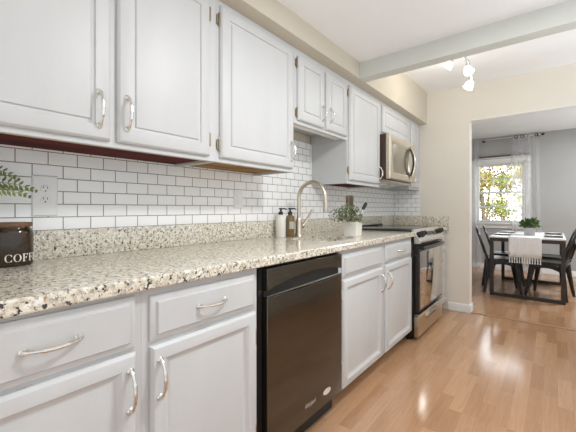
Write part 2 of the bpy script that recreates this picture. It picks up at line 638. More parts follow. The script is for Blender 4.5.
def baseboard(name, x0, x1, y0, y1, h=0.085, t=0.013, face='y'):
    bm = BM()
    if face == 'y':
        prism(bm, [(y0, 0), (y0 - t, 0), (y0 - t, h - 0.02), (y0 - t * 0.5, h), (y0, h)], x0, x1, 'X')
    else:
        prism(bm, [(x0, 0), (x0 + t, 0), (x0 + t, h - 0.02), (x0 + t * 0.5, h), (x0, h)], y0, y1, 'Y')
    return struct(name, bm, M['trim'])


baseboard('baseboard_back', 0.635, OX, YF, YF)
baseboard('baseboard_jamb', OX, OX, YF - 0.013, YF + 0.12, face='x')

# dining room
WX0, WX1, WZ0, WZ1 = 0.38, 1.16, 0.86, 1.96
bm = BM()
box(bm, -0.6, WX0, YD, YD + 0.14, 0, ZC)
box(bm, WX1, 4.6, YD, YD + 0.14, 0, ZC)
box(bm, WX0, WX1, YD, YD + 0.14, 0, WZ0)
box(bm, WX0, WX1, YD, YD + 0.14, WZ1, ZC)
struct('wall_dining', bm, M['wall_dining'], smooth=False)
sbox('wall_dining_left', M['wall_dining'], -0.15, -0.03, YF + 0.12, YD, 0, ZC)
sbox('wall_dining_right', M['wall_dining'], 4.48, 4.6, YF + 0.12, YD, 0, ZC)
baseboard('baseboard_dining', -0.03, 4.48, YD, YD)

# window: casing, two sashes with muntins, panes
bm = BM()
for a in ((WX0 - 0.07, WX0, WZ0 - 0.03, WZ1 + 0.07), (WX1, WX1 + 0.07, WZ0 - 0.03, WZ1 + 0.07)):
    box(bm, a[0], a[1], YD - 0.018, YD, a[2], a[3], bev=0.004)
box(bm, WX0, WX1, YD - 0.018, YD, WZ1, WZ1 + 0.07, bev=0.004)
for x0, x1 in ((WX0, WX0 + 0.02), (WX1 - 0.02, WX1)):
    box(bm, x0, x1, YD, YD + 0.14, WZ0, WZ1)
box(bm, WX0, WX1, YD, YD + 0.14, WZ1 - 0.02, WZ1)
win = struct('window_1', bm, M['trim'])
bm = BM()
box(bm, WX0 - 0.09, WX1 + 0.09, YD - 0.05, YD + 0.14, WZ0 - 0.035, WZ0, bev=0.006)
box(bm, WX0 - 0.06, WX1 + 0.06, YD - 0.016, YD, WZ0 - 0.11, WZ0 - 0.035, bev=0.004)
obj('window_sill', bm, M['trim'], win)
zm = (WZ0 + WZ1) / 2
for (z0, z1, yy) in ((WZ0, zm + 0.02, YD + 0.05), (zm - 0.02, WZ1 - 0.02, YD + 0.09)):
    bm = BM()
    a0, a1 = WX0 + 0.02, WX1 - 0.02
    s = 0.038
    box(bm, a0, a0 + s, yy, yy + 0.03, z0, z1, bev=0.003)
    box(bm, a1 - s, a1, yy, yy + 0.03, z0, z1, bev=0.003)
    box(bm, a0 + s, a1 - s, yy, yy + 0.03, z0, z0 + s, bev=0.003)
    box(bm, a0 + s, a1 - s, yy, yy + 0.03, z1 - s, z1, bev=0.003)
    for k in (1, 2):
        xx = a0 + s + (a1 - a0 - 2 * s) * k / 3
        box(bm, xx - 0.009, xx + 0.009, yy + 0.004, yy + 0.026, z0 + s, z1 - s)
    zz = (z0 + z1) / 2
    box(bm, a0 + s, a1 - s, yy + 0.004, yy + 0.026, zz - 0.009, zz + 0.009)
    sash = obj('window_sash', bm, M['trim'], win)
    bm = BM()
    box(bm, a0 + s, a1 - s, yy + 0.013, yy + 0.017, z0 + s, z1 - s)
    obj('window_pane', bm, M['pane'], sash)

sbox('ground', M['lawn'], -8, 12, 7.36, 24, -0.75, -0.6)

# ------------------------------------------------------------------ cabinet parts


def pull(parent, p0, p1, name='handle', out=0.027):
    """arched cabinet pull with spread feet and a beaded middle, standing on +x faces"""
    p0, p1 = Vector(p0), Vector(p1)
    bm = BM()
    d = p1 - p0
    pts, rad = [], []
    n = 22
    for i in range(n + 1):
        t = i / n
        s = math.sin(PI * t) ** 0.55
        pts.append(p0 + d * t + Vector((0.004 + out * s, 0, 0)))
        r = 0.0042 + 0.0022 * math.exp(-((t - 0.5) / 0.16) ** 2) + 0.003 * (math.exp(-(t / 0.07) ** 2) + math.exp(-((1 - t) / 0.07) ** 2))
        if abs(abs(t - 0.5) - 0.2) < 0.03:
            r += 0.0014
        rad.append(r)
    tube(bm, pts, rad, 10)
    for p in (p0, p1):
        lathe(bm, p.x, p.y, [(0, 0.0), (0.010, 0.0), (0.0105, 0.003), (0.007, 0.007), (0, 0.009)], 14, 'X', p.z)
    return obj(name, bm, M['nickel'], parent)


def hinge(parent, x, y, z, mat='brass'):
    bm = BM()
    tube(bm, [(x + 0.002, y, z - 0.024), (x + 0.002, y, z + 0.024)], 0.0042, 10)
    lathe(bm, x + 0.002, y, [(0, 0.024), (0.0048, 0.024), (0.003, 0.031), (0, 0.032)], 10, 'Z', z)
    lathe(bm, x + 0.002, y, [(0, -0.032), (0.003, -0.031), (0.0048, -0.024), (0, -0.024)], 10, 'Z', z)
    box(bm, x - 0.004, x + 0.0005, y - 0.012, y, z - 0.022, z + 0.022)
    return obj('hinge', bm, M[mat], parent)


UX = 0.325   # front of the wall-cabinet face frames
BX = 0.612   # front of the base face frames


def upper_door(parent, y0, y1, z0, z1, hy=None, hz=None, hinge_y=None, hzs=()):
    bm = BM()
    x = UX + 0.0005
    panel(bm, y0, y1, z0, z1, x, [(0.0, x + 0.010), (0.006, x + 0.018), (0.009, x + 0.0195), (0.050, x + 0.0195), (0.0525, x + 0.0135),
                                  (0.062, x + 0.0125), (0.066, x + 0.0185), (0.070, x + 0.0195)])
    d = obj('door', bm, M['cab'], parent)
    if hy is not None:
        pull(d, (x + 0.0195, hy, hz[0]), (x + 0.0195, hy, hz[1]))
    for hz_ in hzs:
        hinge(d, x + 0.006, hinge_y, hz_)
    return d


def base_door(parent, y0, y1, z0, z1, hy=None, hz=None, hinge_y=None, hzs=()):
    bm = BM()
    x = BX + 0.0005
    panel(bm, y0, y1, z0, z1, x, [(0.0, x + 0.010), (0.007, x + 0.018), (0.010, x + 0.0195), (0.042, x + 0.0195), (0.044, x + 0.0180), (0.058, x + 0.0085),
                                  (0.064, x + 0.0075), (0.066, x + 0.0075), (0.068, x + 0.0080)])
    d = obj('door', bm, M['cab'], parent)
    if hy is not None:
        pull(d, (x + 0.0195, hy, hz[0]), (x + 0.0195, hy, hz[1]))
    for hz_ in hzs:
        hinge(d, x + 0.006, hinge_y, hz_, 'nickel')
    return d


def drawer(parent, y0, y1, z0, z1, handle=True):
    bm = BM()
    x = BX + 0.0005
    panel(bm, y0, y1, z0, z1, x, [(0.0, x + 0.007), (0.006, x + 0.010), (0.016, x + 0.012), (0.021, x + 0.0195), (0.026, x + 0.0195)])
    d = obj('drawer', bm, M['cab'], parent)
    if handle:
        c = (y0 + y1) / 2
        pull(d, (x + 0.0195, c - 0.055, (z0 + z1) / 2 + 0.003), (x + 0.0195, c + 0.055, (z0 + z1) / 2 + 0.003))
    return d


def frame_openings(bm, x0, x1, ys, y0, y1, z0, z1, zs):
    """face frame: outer rectangle with stiles at ys (lo,hi) and rails at zs (lo,hi)"""
    for a, b in ys:
        box(bm, x0, x1, a, b, z0, z1)
    st = sorted(ys)
    for (a, b), (c, d) in zip(st[:-1], st[1:]):
        for lo, hi in zs:
            box(bm, x0, x1, b, c, lo, hi)


def base_cabinet(label, y0, y1, stiles, name='base_cabinet', group='white base cabinets'):
    t = thing(name, label, 'cabinet', (0.30, (y0 + y1) / 2, 0.0), group)
    bm = BM()
    box(bm, 0.03, BX - 0.02, y0 + 0.001, y0 + 0.017, 0.10, 0.874)
    box(bm, 0.03, BX - 0.02, y1 - 0.017, y1 - 0.001, 0.10, 0.874)
    box(bm, 0.03, BX - 0.02, y0 + 0.017, y1 - 0.017, 0.10, 0.116)
    box(bm, 0.025, 0.03, y0 + 0.001, y1 - 0.001, 0.10, 0.874)
    obj('carcass', bm, M['cab_in'], t, smooth=False)
    bm = BM()
    frame_openings(bm, BX - 0.02, BX, stiles, y0, y1, 0.09, 0.8745, ((0.09, 0.125), (0.69, 0.74), (0.835, 0.8745)))
    obj('face_frame', bm, M['cab'], t, smooth=False)
    bm = BM()
    box(bm, 0.52, 0.535, y0 + 0.001, y1 - 0.001, 0.0, 0.0995)
    obj('toe_kick', bm, M['toe'], t)
    return t


def upper_cabinet(label, y0, y1, z0, stiles, under, name='wall_cabinet', ztop=ZT, rz=0.03, depth0=0.007, recess=0.012):
    t = thing(name, label, 'cabinet', (0.16, (y0 + y1) / 2, z0), 'white wall cabinets')
    zt = ztop - 0.001
    bm = BM()
    box(bm, depth0, UX - 0.02, y0, y0 + 0.014, z0, zt)
    box(bm, depth0, UX - 0.02, y1 - 0.014, y1, z0, zt)
    box(bm, depth0, UX - 0.02, y0 + 0.014, y1 - 0.014, zt - 0.014, zt)
    obj('carcass', bm, M['cab'], t, smooth=False)
    bm = BM()
    frame_openings(bm, UX - 0.02, UX, stiles, y0, y1, z0, zt, ((z0, z0 + rz), (2.03, zt)))
    obj('face_frame', bm, M['cab'], t, smooth=False)
    bm = BM()
    box(bm, depth0, UX - 0.0205, y0 + 0.0145, y1 - 0.0145, z0 + recess, z0 + recess + 0.01)
    p = obj('bottom_panel', bm, M[under], t)
    return t


# ------------------------------------------------------------------ wall cabinets
ZB = 1.325
c = upper_cabinet('white two-door wall cabinet above the outlet, nearest the camera', 0.095, 0.994, ZB, [(0.095, 0.14), (0.505, 0.56), (0.93, 0.994)], 'mahogany')
c.children[2]['label'] = 'bare dark red wooden underside'
upper_door(c, 0.110, 0.521, 1.343, 2.05, 0.482, (1.388, 1.503), 0.106, (1.42, 1.97))
upper_door(c, 0.545, 0.949, 1.343, 2.05, 0.577, (1.393, 1.507), 0.954, (1.42, 1.985))
bm = BM()
box(bm, UX - 0.030, UX - 0.0205, 0.112, 0.975, ZB + 0.0, ZB + 0.012)
obj('underside_lip', bm, M['edge_wood'], c)

c = upper_cabinet('large single-door white wall cabinet directly above the wall switch and left of the faucet', 0.995, 1.580, ZB, [(0.995, 1.035), (1.535, 1.580)], 'ochre')
c.children[2]['label'] = 'bare golden brown wooden underside'
upper_door(c, 1.012, 1.557, 1.344, 2.05, 1.533, (1.393, 1.495), 1.007, (1.405, 1.985))
bm = BM()
box(bm, UX - 0.030, UX - 0.0205, 1.011, 1.565, ZB + 0.0, ZB + 0.012)
obj('underside_lip', bm, M['edge_wood'], c)

c = upper_cabinet('short white two-door wall cabinet hung high above the kitchen faucet', 1.581, 2.236, 1.625, [(1.581, 1.63), (1.885, 1.94), (2.20, 2.236)], 'cab', recess=0.075)
upper_door(c, 1.611, 1.898, 1.645, 2.035, 1.868, (1.695, 1.785), 1.606, (1.69, 1.99))
upper_door(c, 1.930, 2.214, 1.645, 2.035, 1.962, (1.70, 1.79), 2.219, (1.69, 1.99))
bm = BM()
box(bm, 0.235, 0.285, 1.60, 2.215, 1.632, 1.6995, bev=0.004)
obj('light_strip', bm, M['lens'], c)
bm = BM()
box(bm, 0.286, 0.2885, 1.60, 2.215, 1.640, 1.6995)
obj('light_strip_housing', bm, M['slot'], c)

c = upper_cabinet('tall single-door white wall cabinet between the faucet and the microwave', 2.237, 2.835, 1.30, [(2.237, 2.275), (2.795, 2.835)], 'mahogany')
c.children[2]['label'] = 'bare dark red wooden underside'
upper_door(c, 2.258, 2.812, 1.325, 2.045, 2.79, (1.37, 1.47), 2.253, (1.40, 1.985))

c = upper_cabinet('short white wall cabinet directly above the microwave', 2.836, 3.615, 1.78, [(2.836, 2.88), (3.585, 3.615)], 'cab')
upper_door(c, 2.872, 3.592, 1.80, 2.045)

c = upper_cabinet('narrow white wall cabinet between the microwave and the far wall', 3.616, 3.972, 1.32, [(3.616, 3.665), (3.90, 3.972)], 'cab')
upper_door(c, 3.650, 3.915, 1.34, 2.045, 3.672, (1.38, 1.48))

# ------------------------------------------------------------------ base cabinets
c = base_cabinet('white base cabinet nearest the camera, below the coffee canister', -0.36, 0.4870, [(-0.36, -0.325), (0.03, 0.08), (0.45, 0.487)])
drawer(c, 0.063, 0.466, 0.717, 0.861)
drawer(c, -0.345, 0.048, 0.717, 0.861)
base_door(c, 0.063, 0.466, 0.108, 0.706, 0.446, (0.55, 0.66))
base_door(c, -0.345, 0.048, 0.108, 0.706, -0.325, (0.55, 0.66))

c = base_cabinet('white base cabinet with one drawer over one door, just left of the dishwasher', 0.4875, 0.9650, [(0.4875, 0.525), (0.93, 0.965)])
drawer(c, 0.510, 0.947, 0.717, 0.851)
base_door(c, 0.510, 0.947, 0.108, 0.703, 0.535, (0.55, 0.66), 0.951, (0.22, 0.60))

c = base_cabinet('white two-door sink cabinet between the dishwasher and the range', 1.617, 2.818, [(1.617, 1.66), (2.165, 2.275), (2.765, 2.818)], name='sink_cabinet')
drawer(c, 1.643, 2.185, 0.722, 0.852, handle=False)
drawer(c, 2.250, 2.785, 0.728, 0.852)
base_door(c, 1.643, 2.185, 0.100, 0.706, 2.160, (0.55, 0.66), 1.638, (0.22, 0.62))
base_door(c, 2.250, 2.785, 0.100, 0.712, 2.275, (0.55, 0.66), 2.790, (0.22, 0.62))

c = base_cabinet('narrow white base cabinet squeezed between the range and the far wall', 3.602, 3.965, [(3.602, 3.65), (3.90, 3.965)])
drawer(c, 3.638, 3.912, 0.722, 0.852, handle=False)
base_door(c, 3.638, 3.912, 0.105, 0.706, 3.665, (0.55, 0.65))

# ------------------------------------------------------------------ countertops
SCX, SCY, SHX, SHY = 0.355, 1.860, 0.165, 0.215


def sup_ellipse(t, hx, hy, p=3.2):
    c_, s_ = math.cos(t), math.sin(t)
    return (math.copysign(abs(c_) ** (2 / p), c_) * hx, math.copysign(abs(s_) ** (2 / p), s_) * hy)


def slab_edge(bm, y0, y1, x0=0.001, x1=0.645, z0=0.876, z1=0.914):
    box(bm, x0, x1, y0, y1, z0, z1, bev=0.005)


ct = thing('granite_countertop', 'long speckled granite countertop with the sink cut into it', 'countertop', (0.32, 1.1, 0.876))
bm = BM()
# three slab blocks around the bowl opening; the middle one is built ring by ring
box(bm, 0.001, 0.640, -0.40, 1.58, 0.876, 0.914)
box(bm, 0.001, 0.640, 2.20, 2.826, 0.876, 0.914)
nseg = 64
for zz, flip in ((0.914, False), (0.876, True)):
    inner, outer = [], []
    for k in range(nseg):
        t = 2 * PI * k / nseg
        ex, ey = sup_ellipse(t, SHX, SHY)
        inner.append(bm.verts.new((SCX + ex, SCY + ey, zz)))
        c_, s_ = math.cos(t), math.sin(t)
        hx1 = (0.640 - SCX) if c_ > 0 else (SCX - 0.001)
        hy1 = (2.20 - SCY) if s_ > 0 else (SCY - 1.58)
        sc = min(hx1 / abs(c_) if abs(c_) > 1e-6 else 1e9, hy1 / abs(s_) if abs(s_) > 1e-6 else 1e9)
        outer.append(bm.verts.new((SCX + c_ * sc, SCY + s_ * sc, zz)))
    for k in range(nseg):
        k2 = (k + 1) % nseg
        f = (inner[k], outer[k], outer[k2], inner[k2])
        bm.faces.new(f if not flip else tuple(reversed(f)))
    for cx_, cy_ in ((0.640, 2.20), (0.001, 2.20), (0.640, 1.58), (0.001, 1.58)):
        # corner filler
        best = sorted(range(nseg), key=lambda k: (outer[k].co.xy - Vector((cx_, cy_))).length)[:2]
        if (outer[best[0]].co.xy - Vector((cx_, cy_))).length > 1e-5:
            a, b = sorted(best)
            if b - a > 1:
                a, b = b, a
            f = (outer[a], bm.verts.new((cx_, cy_, zz)), outer[b])
            bm.faces.new(f if not flip else tuple(reversed(f)))
    if zz == 0.914:
        top = inner
    else:
        for k in range(nseg):
            k2 = (k + 1) % nseg
            bm.faces.new((top[k], top[k2], inner[k2], inner[k]))
# rounded front nosing
pr = [(0.640, 0.876), (0.643, 0.878), (0.645, 0.882), (0.645, 0.908), (0.643, 0.912), (0.640, 0.914)]
A = [[bm.verts.new((x, y, z)) for x, z in pr] for y in (-0.40, 2.826)]
for i in range(len(pr) - 1):
    bm.faces.new((A[0][i], A[1][i], A[1][i + 1], A[0][i + 1]))
bm.faces.new(A[0])
bm.faces.new(list(reversed(A[1])))
obj('countertop_slab', bm, M['granite'], ct, smooth=False, recalc=False)
bm = BM()
box(bm, 0.0065, 0.026, -0.40, 3.592, 0.9143, 1.024, bev=0.002)
obj('backsplash', bm, M['granite'], ct)

ct2 = thing('granite_countertop', 'short piece of granite countertop in the corner, right of the range', 'countertop', (0.32, 3.78, 0.876))
bm = BM()
slab_edge(bm, 3.602, YF - 0.001)
obj('countertop_slab', bm, M['granite'], ct2)
bm = BM()
box(bm, 0.0065, 0.026, 3.602, YF - 0.0065, 0.9143, 1.024, bev=0.002)
box(bm, 0.0265, 0.640, YF - 0.027, YF - 0.0065, 0.9143, 1.024, bev=0.002)
obj('backsplash', bm, M['granite'], ct2)

# ------------------------------------------------------------------ sink and faucet
sk = thing('kitchen_sink', 'undermounted stainless steel sink bowl below the faucet', 'sink', (SCX, SCY, 0.70))
bm = BM()
rings = []
for (s, z) in ((1.07, 0.8745), (1.0, 0.8745), (0.985, 0.862), (0.96, 0.74), (0.90, 0.705), (0.20, 0.698), (0.12, 0.696)):
    rings.append([bm.verts.new((SCX + sup_ellipse(2 * PI * k / 48, SHX * s, SHY * s)[0], SCY + sup_ellipse(2 * PI * k / 48, SHX * s, SHY * s)[1], z)) for k in range(48)])
for a, b in zip(rings[:-1], rings[1:]):
    for k in range(48):
        bm.faces.new((a[k], a[(k + 1) % 48], b[(k + 1) % 48], b[k]))
bm.faces.new(rings[-1])
o = obj('bowl', bm, M['steel'], sk)
md = o.modifiers.new('gauge', 'SOLIDIFY')
md.thickness = 0.0015
md.offset = 1.0
bm = BM()
lathe(bm, SCX, SCY, [(0, 0.699), (0.03, 0.699), (0.042, 0.702), (0.045, 0.700), (0.045, 0.6985)], 24)
obj('drain', bm, M['chrome'], sk)

FX, FY = 0.150, 1.868
fc = thing('kitchen_faucet', 'tall gooseneck faucet in brushed warm nickel beside the sink', 'faucet', (FX, FY, 0.914))
bm = BM()
lathe(bm, FX, FY, [(0, 0.9142), (0.028, 0.9142), (0.029, 0.918), (0.026, 0.924), (0.0235, 0.93), (0.0225, 1.02), (0.019, 1.035), (0.0145, 1.045), (0, 1.045)], 28)
obj('base', bm, M['champagne'], fc)
bm = BM()
R = 0.108
pts = [(FX, FY, 1.03), (FX, FY, 1.08), (FX, FY, 1.13), (FX, FY, 1.175)]
for k in range(1, 21):
    a = PI - k * PI / 20 * 0.97
    pts.append((FX + R + R * math.cos(a), FY, 1.18 + R * math.sin(a)))
pts.append((FX + 2 * R + 0.001, FY, 1.155))
tube(bm, pts, 0.0135, 16)
obj('spout', bm, M['champagne'], fc)
bm = BM()
lathe(bm, FX + 2 * R + 0.003, FY, [(0, 1.158), (0.014, 1.158), (0.0155, 1.15), (0.0165, 1.12), (0.0175, 1.092), (0.016, 1.086), (0, 1.086)], 20)
obj('spray_head', bm, M['champagne'], fc)
bm = BM()
tube(bm, [(FX + 0.004, FY + 0.015, 0.985), (FX + 0.008, FY + 0.045, 0.988)], [0.0165, 0.0155], 16)
tube(bm, [(FX + 0.008, FY + 0.036, 0.99), (FX + 0.016, FY + 0.060, 1.02), (FX + 0.024, FY + 0.098, 1.065), (FX + 0.028, FY + 0.122, 1.098)], [0.015, 0.0135, 0.011, 0.012], 12, flat=0.7)
obj('lever_handle', bm, M['champagne'], fc)


def soap(label, x, y, r, h, mat, labelled):
    t = thing('soap_dispenser', label, 'soap bottle', (x, y, 0.914))
    bm = BM()
    lathe(bm, x, y, [(0, 0.9142), (r * 0.94, 0.9142), (r, 0.919), (r, 0.914 + h * 0.86), (r * 0.9, 0.914 + h * 0.95), (r * 0.5, 0.914 + h), (0.013, 0.914 + h + 0.004), (0, 0.914 + h + 0.004)], 28)
    obj('bottle', bm, M[mat], t)
    z = 0.914 + h + 0.003
    bm = BM()
    lathe(bm, x, y, [(0, z), (0.0155, z), (0.0155, z + 0.018), (0.010, z + 0.022), (0.006, z + 0.023), (0.006, z + 0.036), (0.0125, z + 0.037), (0.0125, z + 0.046), (0, z + 0.047)], 18)
    tube(bm, [(x, y, z + 0.041), (x + 0.02, y + 0.02, z + 0.042), (x + 0.031, y + 0.03, z + 0.036)], [0.0055, 0.005, 0.004], 10)
    obj('pump', bm, M['black_matte'], t)
    if labelled:
        bm = BM()
        rr = r + 0.0006
        a0 = -0.75
        vs = []
        for k in range(13):
            a = a0 + 1.3 * k / 12 - 0.35
            vs.append([bm.verts.new((x + q * math.cos(a), y + q * math.sin(a), zz)) for q, zz in ((rr, 0.97), (rr, 1.02), (r - 0.001, 1.02), (r - 0.001, 0.97))])
        for A_, B_ in zip(vs[:-1], vs[1:]):
            for k in range(4):
                bm.faces.new((A_[k], B_[k], B_[(k + 1) % 4], A_[(k + 1) % 4]))
        bm.faces.new(vs[0])
        bm.faces.new(list(reversed(vs[-1])))
        obj('label', bm, M['label'], t)
    return t


soap('white soap bottle with a black pump standing left of the faucet', 0.076, 1.760, 0.035, 0.150, 'bottle_white', False)
soap('amber brown soap bottle with a black pump and grey label by the faucet', 0.118, 1.812, 0.029, 0.150, 'bottle_amber', True)

# ------------------------------------------------------------------ leaves


def leaf(bm, p, d, n, ln, w, fold=0.25):
    """a pointed leaf from p along d, face normal n"""
    d = Vector(d).normalized()
    n = Vector(n)
    s = d.cross(n)
    if s.length < 1e-4:
        s = d.orthogonal()
    s.normalize()
    n = s.cross(d).normalized()
    p = Vector(p)
    a = bm.verts.new(p)
    m1 = bm.verts.new(p + d * ln * 0.4 - n * w * fold)
    b = bm.verts.new(p + d * ln)
    l1 = bm.verts.new(p + d * ln * 0.45 + s * w)
    r1 = bm.verts.new(p + d * ln * 0.45 - s * w)
    bm.faces.new((a, m1, l1))
    bm.faces.new((m1, b, l1))
    bm.faces.new((a, r1, m1))
    bm.faces.new((m1, r1, b))


def bush(bm, c, rx, ry, rz, n, ln, w, rnd):
    for _ in range(n):
        th = rnd.uniform(0, 2 * PI)
        ph = math.acos(rnd.uniform(-0.35, 1))
        k = rnd.uniform(0.35, 1.0)
        d = Vector((math.sin(ph) * math.cos(th), math.sin(ph) * math.sin(th), math.cos(ph)))
        p = Vector((c[0] + d.x * rx * k, c[1] + d.y * ry * k, c[2] + d.z * rz * k))
        dd = d + Vector((rnd.uniform(-.8, .8), rnd.uniform(-.8, .8), rnd.uniform(-.4, .8)))
        leaf(bm, p, dd, Vector((rnd.uniform(-1, 1), rnd.uniform(-1, 1), 1)), ln * rnd.uniform(0.7, 1.2), w * rnd.uniform(0.8, 1.2))


def stems(bm, c, z0, rx, ry, zt, n, r, rnd):
    for _ in range(n):
        a = rnd.uniform(0, 2 * PI)
        k = rnd.uniform(0.3, 0.9)
        e = Vector((c[0] + math.cos(a) * rx * k, c[1] + math.sin(a) * ry * k, zt + rnd.uniform(-0.02, 0.02)))
        b = Vector((c[0] + math.cos(a) * rx * 0.1, c[1] + math.sin(a) * ry * 0.1, z0))
        tube(bm, [b, (b + e) / 2 + Vector((0, 0, 0.015)), e], r, 5)


def square_pot(bm, x0, x1, y0, y1, z0, z1, wall=0.006):
    """tapered open square pot with a wall and an inside floor"""
    def ring(i, z, tp=0.0):
        i += tp
        return [bm.verts.new(v) for v in ((x0 + i, y0 + i, z), (x1 - i, y0 + i, z), (x1 - i, y1 - i, z), (x0 + i, y1 - i, z))]
    tp = (x1 - x0) * 0.05
    rs = [ring(0.003, z0, tp), ring(0, z0 + 0.003, tp), ring(0, z1 - 0.002), ring(0.0015, z1), ring(wall, z1), ring(wall, z0 + 0.012, tp)]
    bm.faces.new(list(reversed(rs[0])))
    for a, b in zip(rs[:-1], rs[1:]):
        for k in range(4):
            bm.faces.new((a[k], a[(k + 1) % 4], b[(k + 1) % 4], b[k]))
    bm.faces.new(rs[-1])


# planter behind the sink
rnd = random.Random(4)
PX0, PX1, PY0, PY1 = 0.378, 0.476, 2.092, 2.190
pl = thing('potted_plant', 'sage green bushy plant in a square cream pot at the right of the sink', 'plant', (0.427, 2.141, 0.914))
bm = BM()
square_pot(bm, PX0, PX1, PY0, PY1, 0.9142, 1.018)
obj('pot', bm, M['ceramic_cream'], pl)
bm = BM()
box(bm, PX0 + 0.010, PX1 - 0.010, PY0 + 0.010, PY1 - 0.010, 0.930, 0.990)
obj('soil', bm, M['soil'], pl)
bm = BM()
bush(bm, (0.405, 2.12, 1.045), 0.092, 0.09, 0.095, 430, 0.026, 0.0065, rnd)
for k in range(70):
    leaf(bm, (0.338 + rnd.uniform(-0.05, 0.02), 2.06 + rnd.uniform(-0.05, 0.06), 1.05 + rnd.uniform(-0.03, 0.06)), (rnd.uniform(-1, .4), rnd.uniform(-1, .4), rnd.uniform(-.3, .8)), (0.3, 0, 1), 0.026, 0.006)
obj('foliage', bm, M['sage'], pl)
bm = BM()
stems(bm, (0.420, 2.13), 0.985, 0.09, 0.08, 1.06, 16, 0.0014, rnd)
obj('stem', bm, M['stem'], pl)

# utensils stuck in the pot
t = thing('wooden_spatula', 'broad dark wooden spatula standing upright in the cream plant pot', 'spatula', (0.392, 2.172, 0.99))
bm = BM()
sx, sy = 0.392, 2.172
bar(bm, (sx + 0.004, sy, 0.992), (sx - 0.008, sy, 1.135), 0.013, 0.007, (0.75, 0.66, 0))
obj('spatula_handle', bm, M['wood_spoon'], t)
bm = BM()
u_ = Vector((0.75, 0.66, 0)).normalized()
nn = Vector((-0.66, 0.75, 0)).normalized()
outl = [(-0.012, 1.12), (0.012, 1.12), (0.027, 1.145), (0.029, 1.195), (0.022, 1.205), (-0.022, 1.205), (-0.029, 1.195), (-0.027, 1.145)]
A = [bm.verts.new(Vector((sx - 0.008, sy, zz)) + u_ * q + nn * 0.003) for q, zz in outl]
B = [bm.verts.new(Vector((sx - 0.008, sy, zz)) + u_ * q - nn * 0.003) for q, zz in outl]
bm.faces.new(A)
bm.faces.new(list(reversed(B)))
for k in range(8):
    bm.faces.new((A[k], B[k], B[(k + 1) % 8], A[(k + 1) % 8]))
obj('blade', bm, M['wood_spoon'], t)

t = thing('serving_utensil', 'steel serving utensil with a black grip tip leaning right in the cream pot', 'utensil', (0.448, 2.165, 0.99))
bm = BM()
p0, p1, p2 = Vector((0.448, 2.165, 0.993)), Vector((0.470, 2.208, 1.10)), Vector((0.484, 2.238, 1.150))
tube(bm, [p0, p0.lerp(p1, 0.5), p1], [0.006, 0.0075, 0.009], 12)
obj('shaft', bm, M['nickel'], t)
bm = BM()
tube(bm, [p1, p1.lerp(p2, 0.3), p1.lerp(p2, 0.85), p2], [0.009, 0.0125, 0.0125, 0.008], 12)
obj('grip', bm, M['black_matte'], t)

# ------------------------------------------------------------------ coffee canister with its lettering
CX_, CY_, CR = 0.094, 0.303, 0.058
cn = thing('coffee_canister', 'dark amber glass coffee canister with wooden lid at the near end of the counter', 'canister', (CX_, CY_, 0.914))
bm = BM()
lathe(bm, CX_, CY_, [(0, 0.9142), (CR - 0.007, 0.9142), (CR - 0.002, 0.917), (CR, 0.923), (CR, 1.024), (CR - 0.002, 1.034), (CR - 0.008, 1.041), (CR - 0.009, 1.044), (CR - 0.009, 1.0465), (0, 1.0465)], 48)
obj('jar', bm, M['amber_glass'], cn)
bm = BM()
lathe(bm, CX_, CY_, [(0, 1.0467), (CR - 0.004, 1.0467), (CR - 0.002, 1.049), (CR - 0.002, 1.058), (CR - 0.004, 1.061), (0, 1.061)], 40)
obj('lid', bm, M['lid_wood'], cn)


def letter_polys(ch):
    """quads (2-D, unit height) of a serif capital; returns (polys, width)"""
    P = []

    def rect(x0, y0, x1, y1):
        P.append([(x0, y0), (x1, y0), (x1, y1), (x0, y1)])

    def arc(a0, a1, n=20, cx=0.42, rx=0.42, thick=0.16, thin=0.05):
        for k in range(n):
            q = []
            for a, inner in ((a0 + (a1 - a0) * k / n, 0), (a0 + (a1 - a0) * (k + 1) / n, 0), (a0 + (a1 - a0) * (k + 1) / n, 1), (a0 + (a1 - a0) * k / n, 1)):
                th = thin + (thick - thin) * abs(math.cos(a)) if inner else 0
                q.append((cx + (rx - th) * math.cos(a), 0.5 + (0.5 - (th * 0.5 if inner else 0)) * math.sin(a)))
            P.append(q)
    if ch == 'O':
        arc(0, 2 * PI, 28)
        return P, 0.84
    if ch == 'C':
        arc(0.75, 2 * PI - 0.75, 24)
        rect(0.68, 0.68, 0.75, 0.98)
        rect(0.68, 0.02, 0.75, 0.30)
        return P, 0.80
    rect(0.10, 0.04, 0.26, 0.96)
    rect(0.0, 0.0, 0.36, 0.05)
    rect(0.0, 0.95, 0.66, 1.0)
    rect(0.60, 0.74, 0.66, 0.95)
    rect(0.26, 0.49, 0.50, 0.54)
    rect(0.46, 0.40, 0.51, 0.63)
    if ch == 'E':
        rect(0.36, 0.0, 0.68, 0.05)
        rect(0.62, 0.05, 0.68, 0.28)
    return P, 0.72


bm = BM()
LH, z0, gap = 0.0255, 0.9310, 0.10
total = sum(letter_polys(ch)[1] for ch in 'COFFEE') + gap * 5
ang = -0.55     # direction in which the lettering starts (towards the camera side)
arcpos = 0.0
for ch in 'COFFEE':
    P, w = letter_polys(ch)
    for q in P:
        vs = []
        for lift in (0.0008, -0.0005):
            vs.append([bm.verts.new((CX_ + (CR + lift) * math.cos(ang + (arcpos + x) * LH / CR), CY_ + (CR + lift) * math.sin(ang + (arcpos + x) * LH / CR), z0 + y * LH)) for x, y in q])
        bm.faces.new(vs[0])
        for k in range(4):
            bm.faces.new((vs[0][k], vs[1][k], vs[1][(k + 1) % 4], vs[0][(k + 1) % 4]))
    arcpos += w + gap
obj('lettering', bm, M['lettering'], cn, smooth=False)

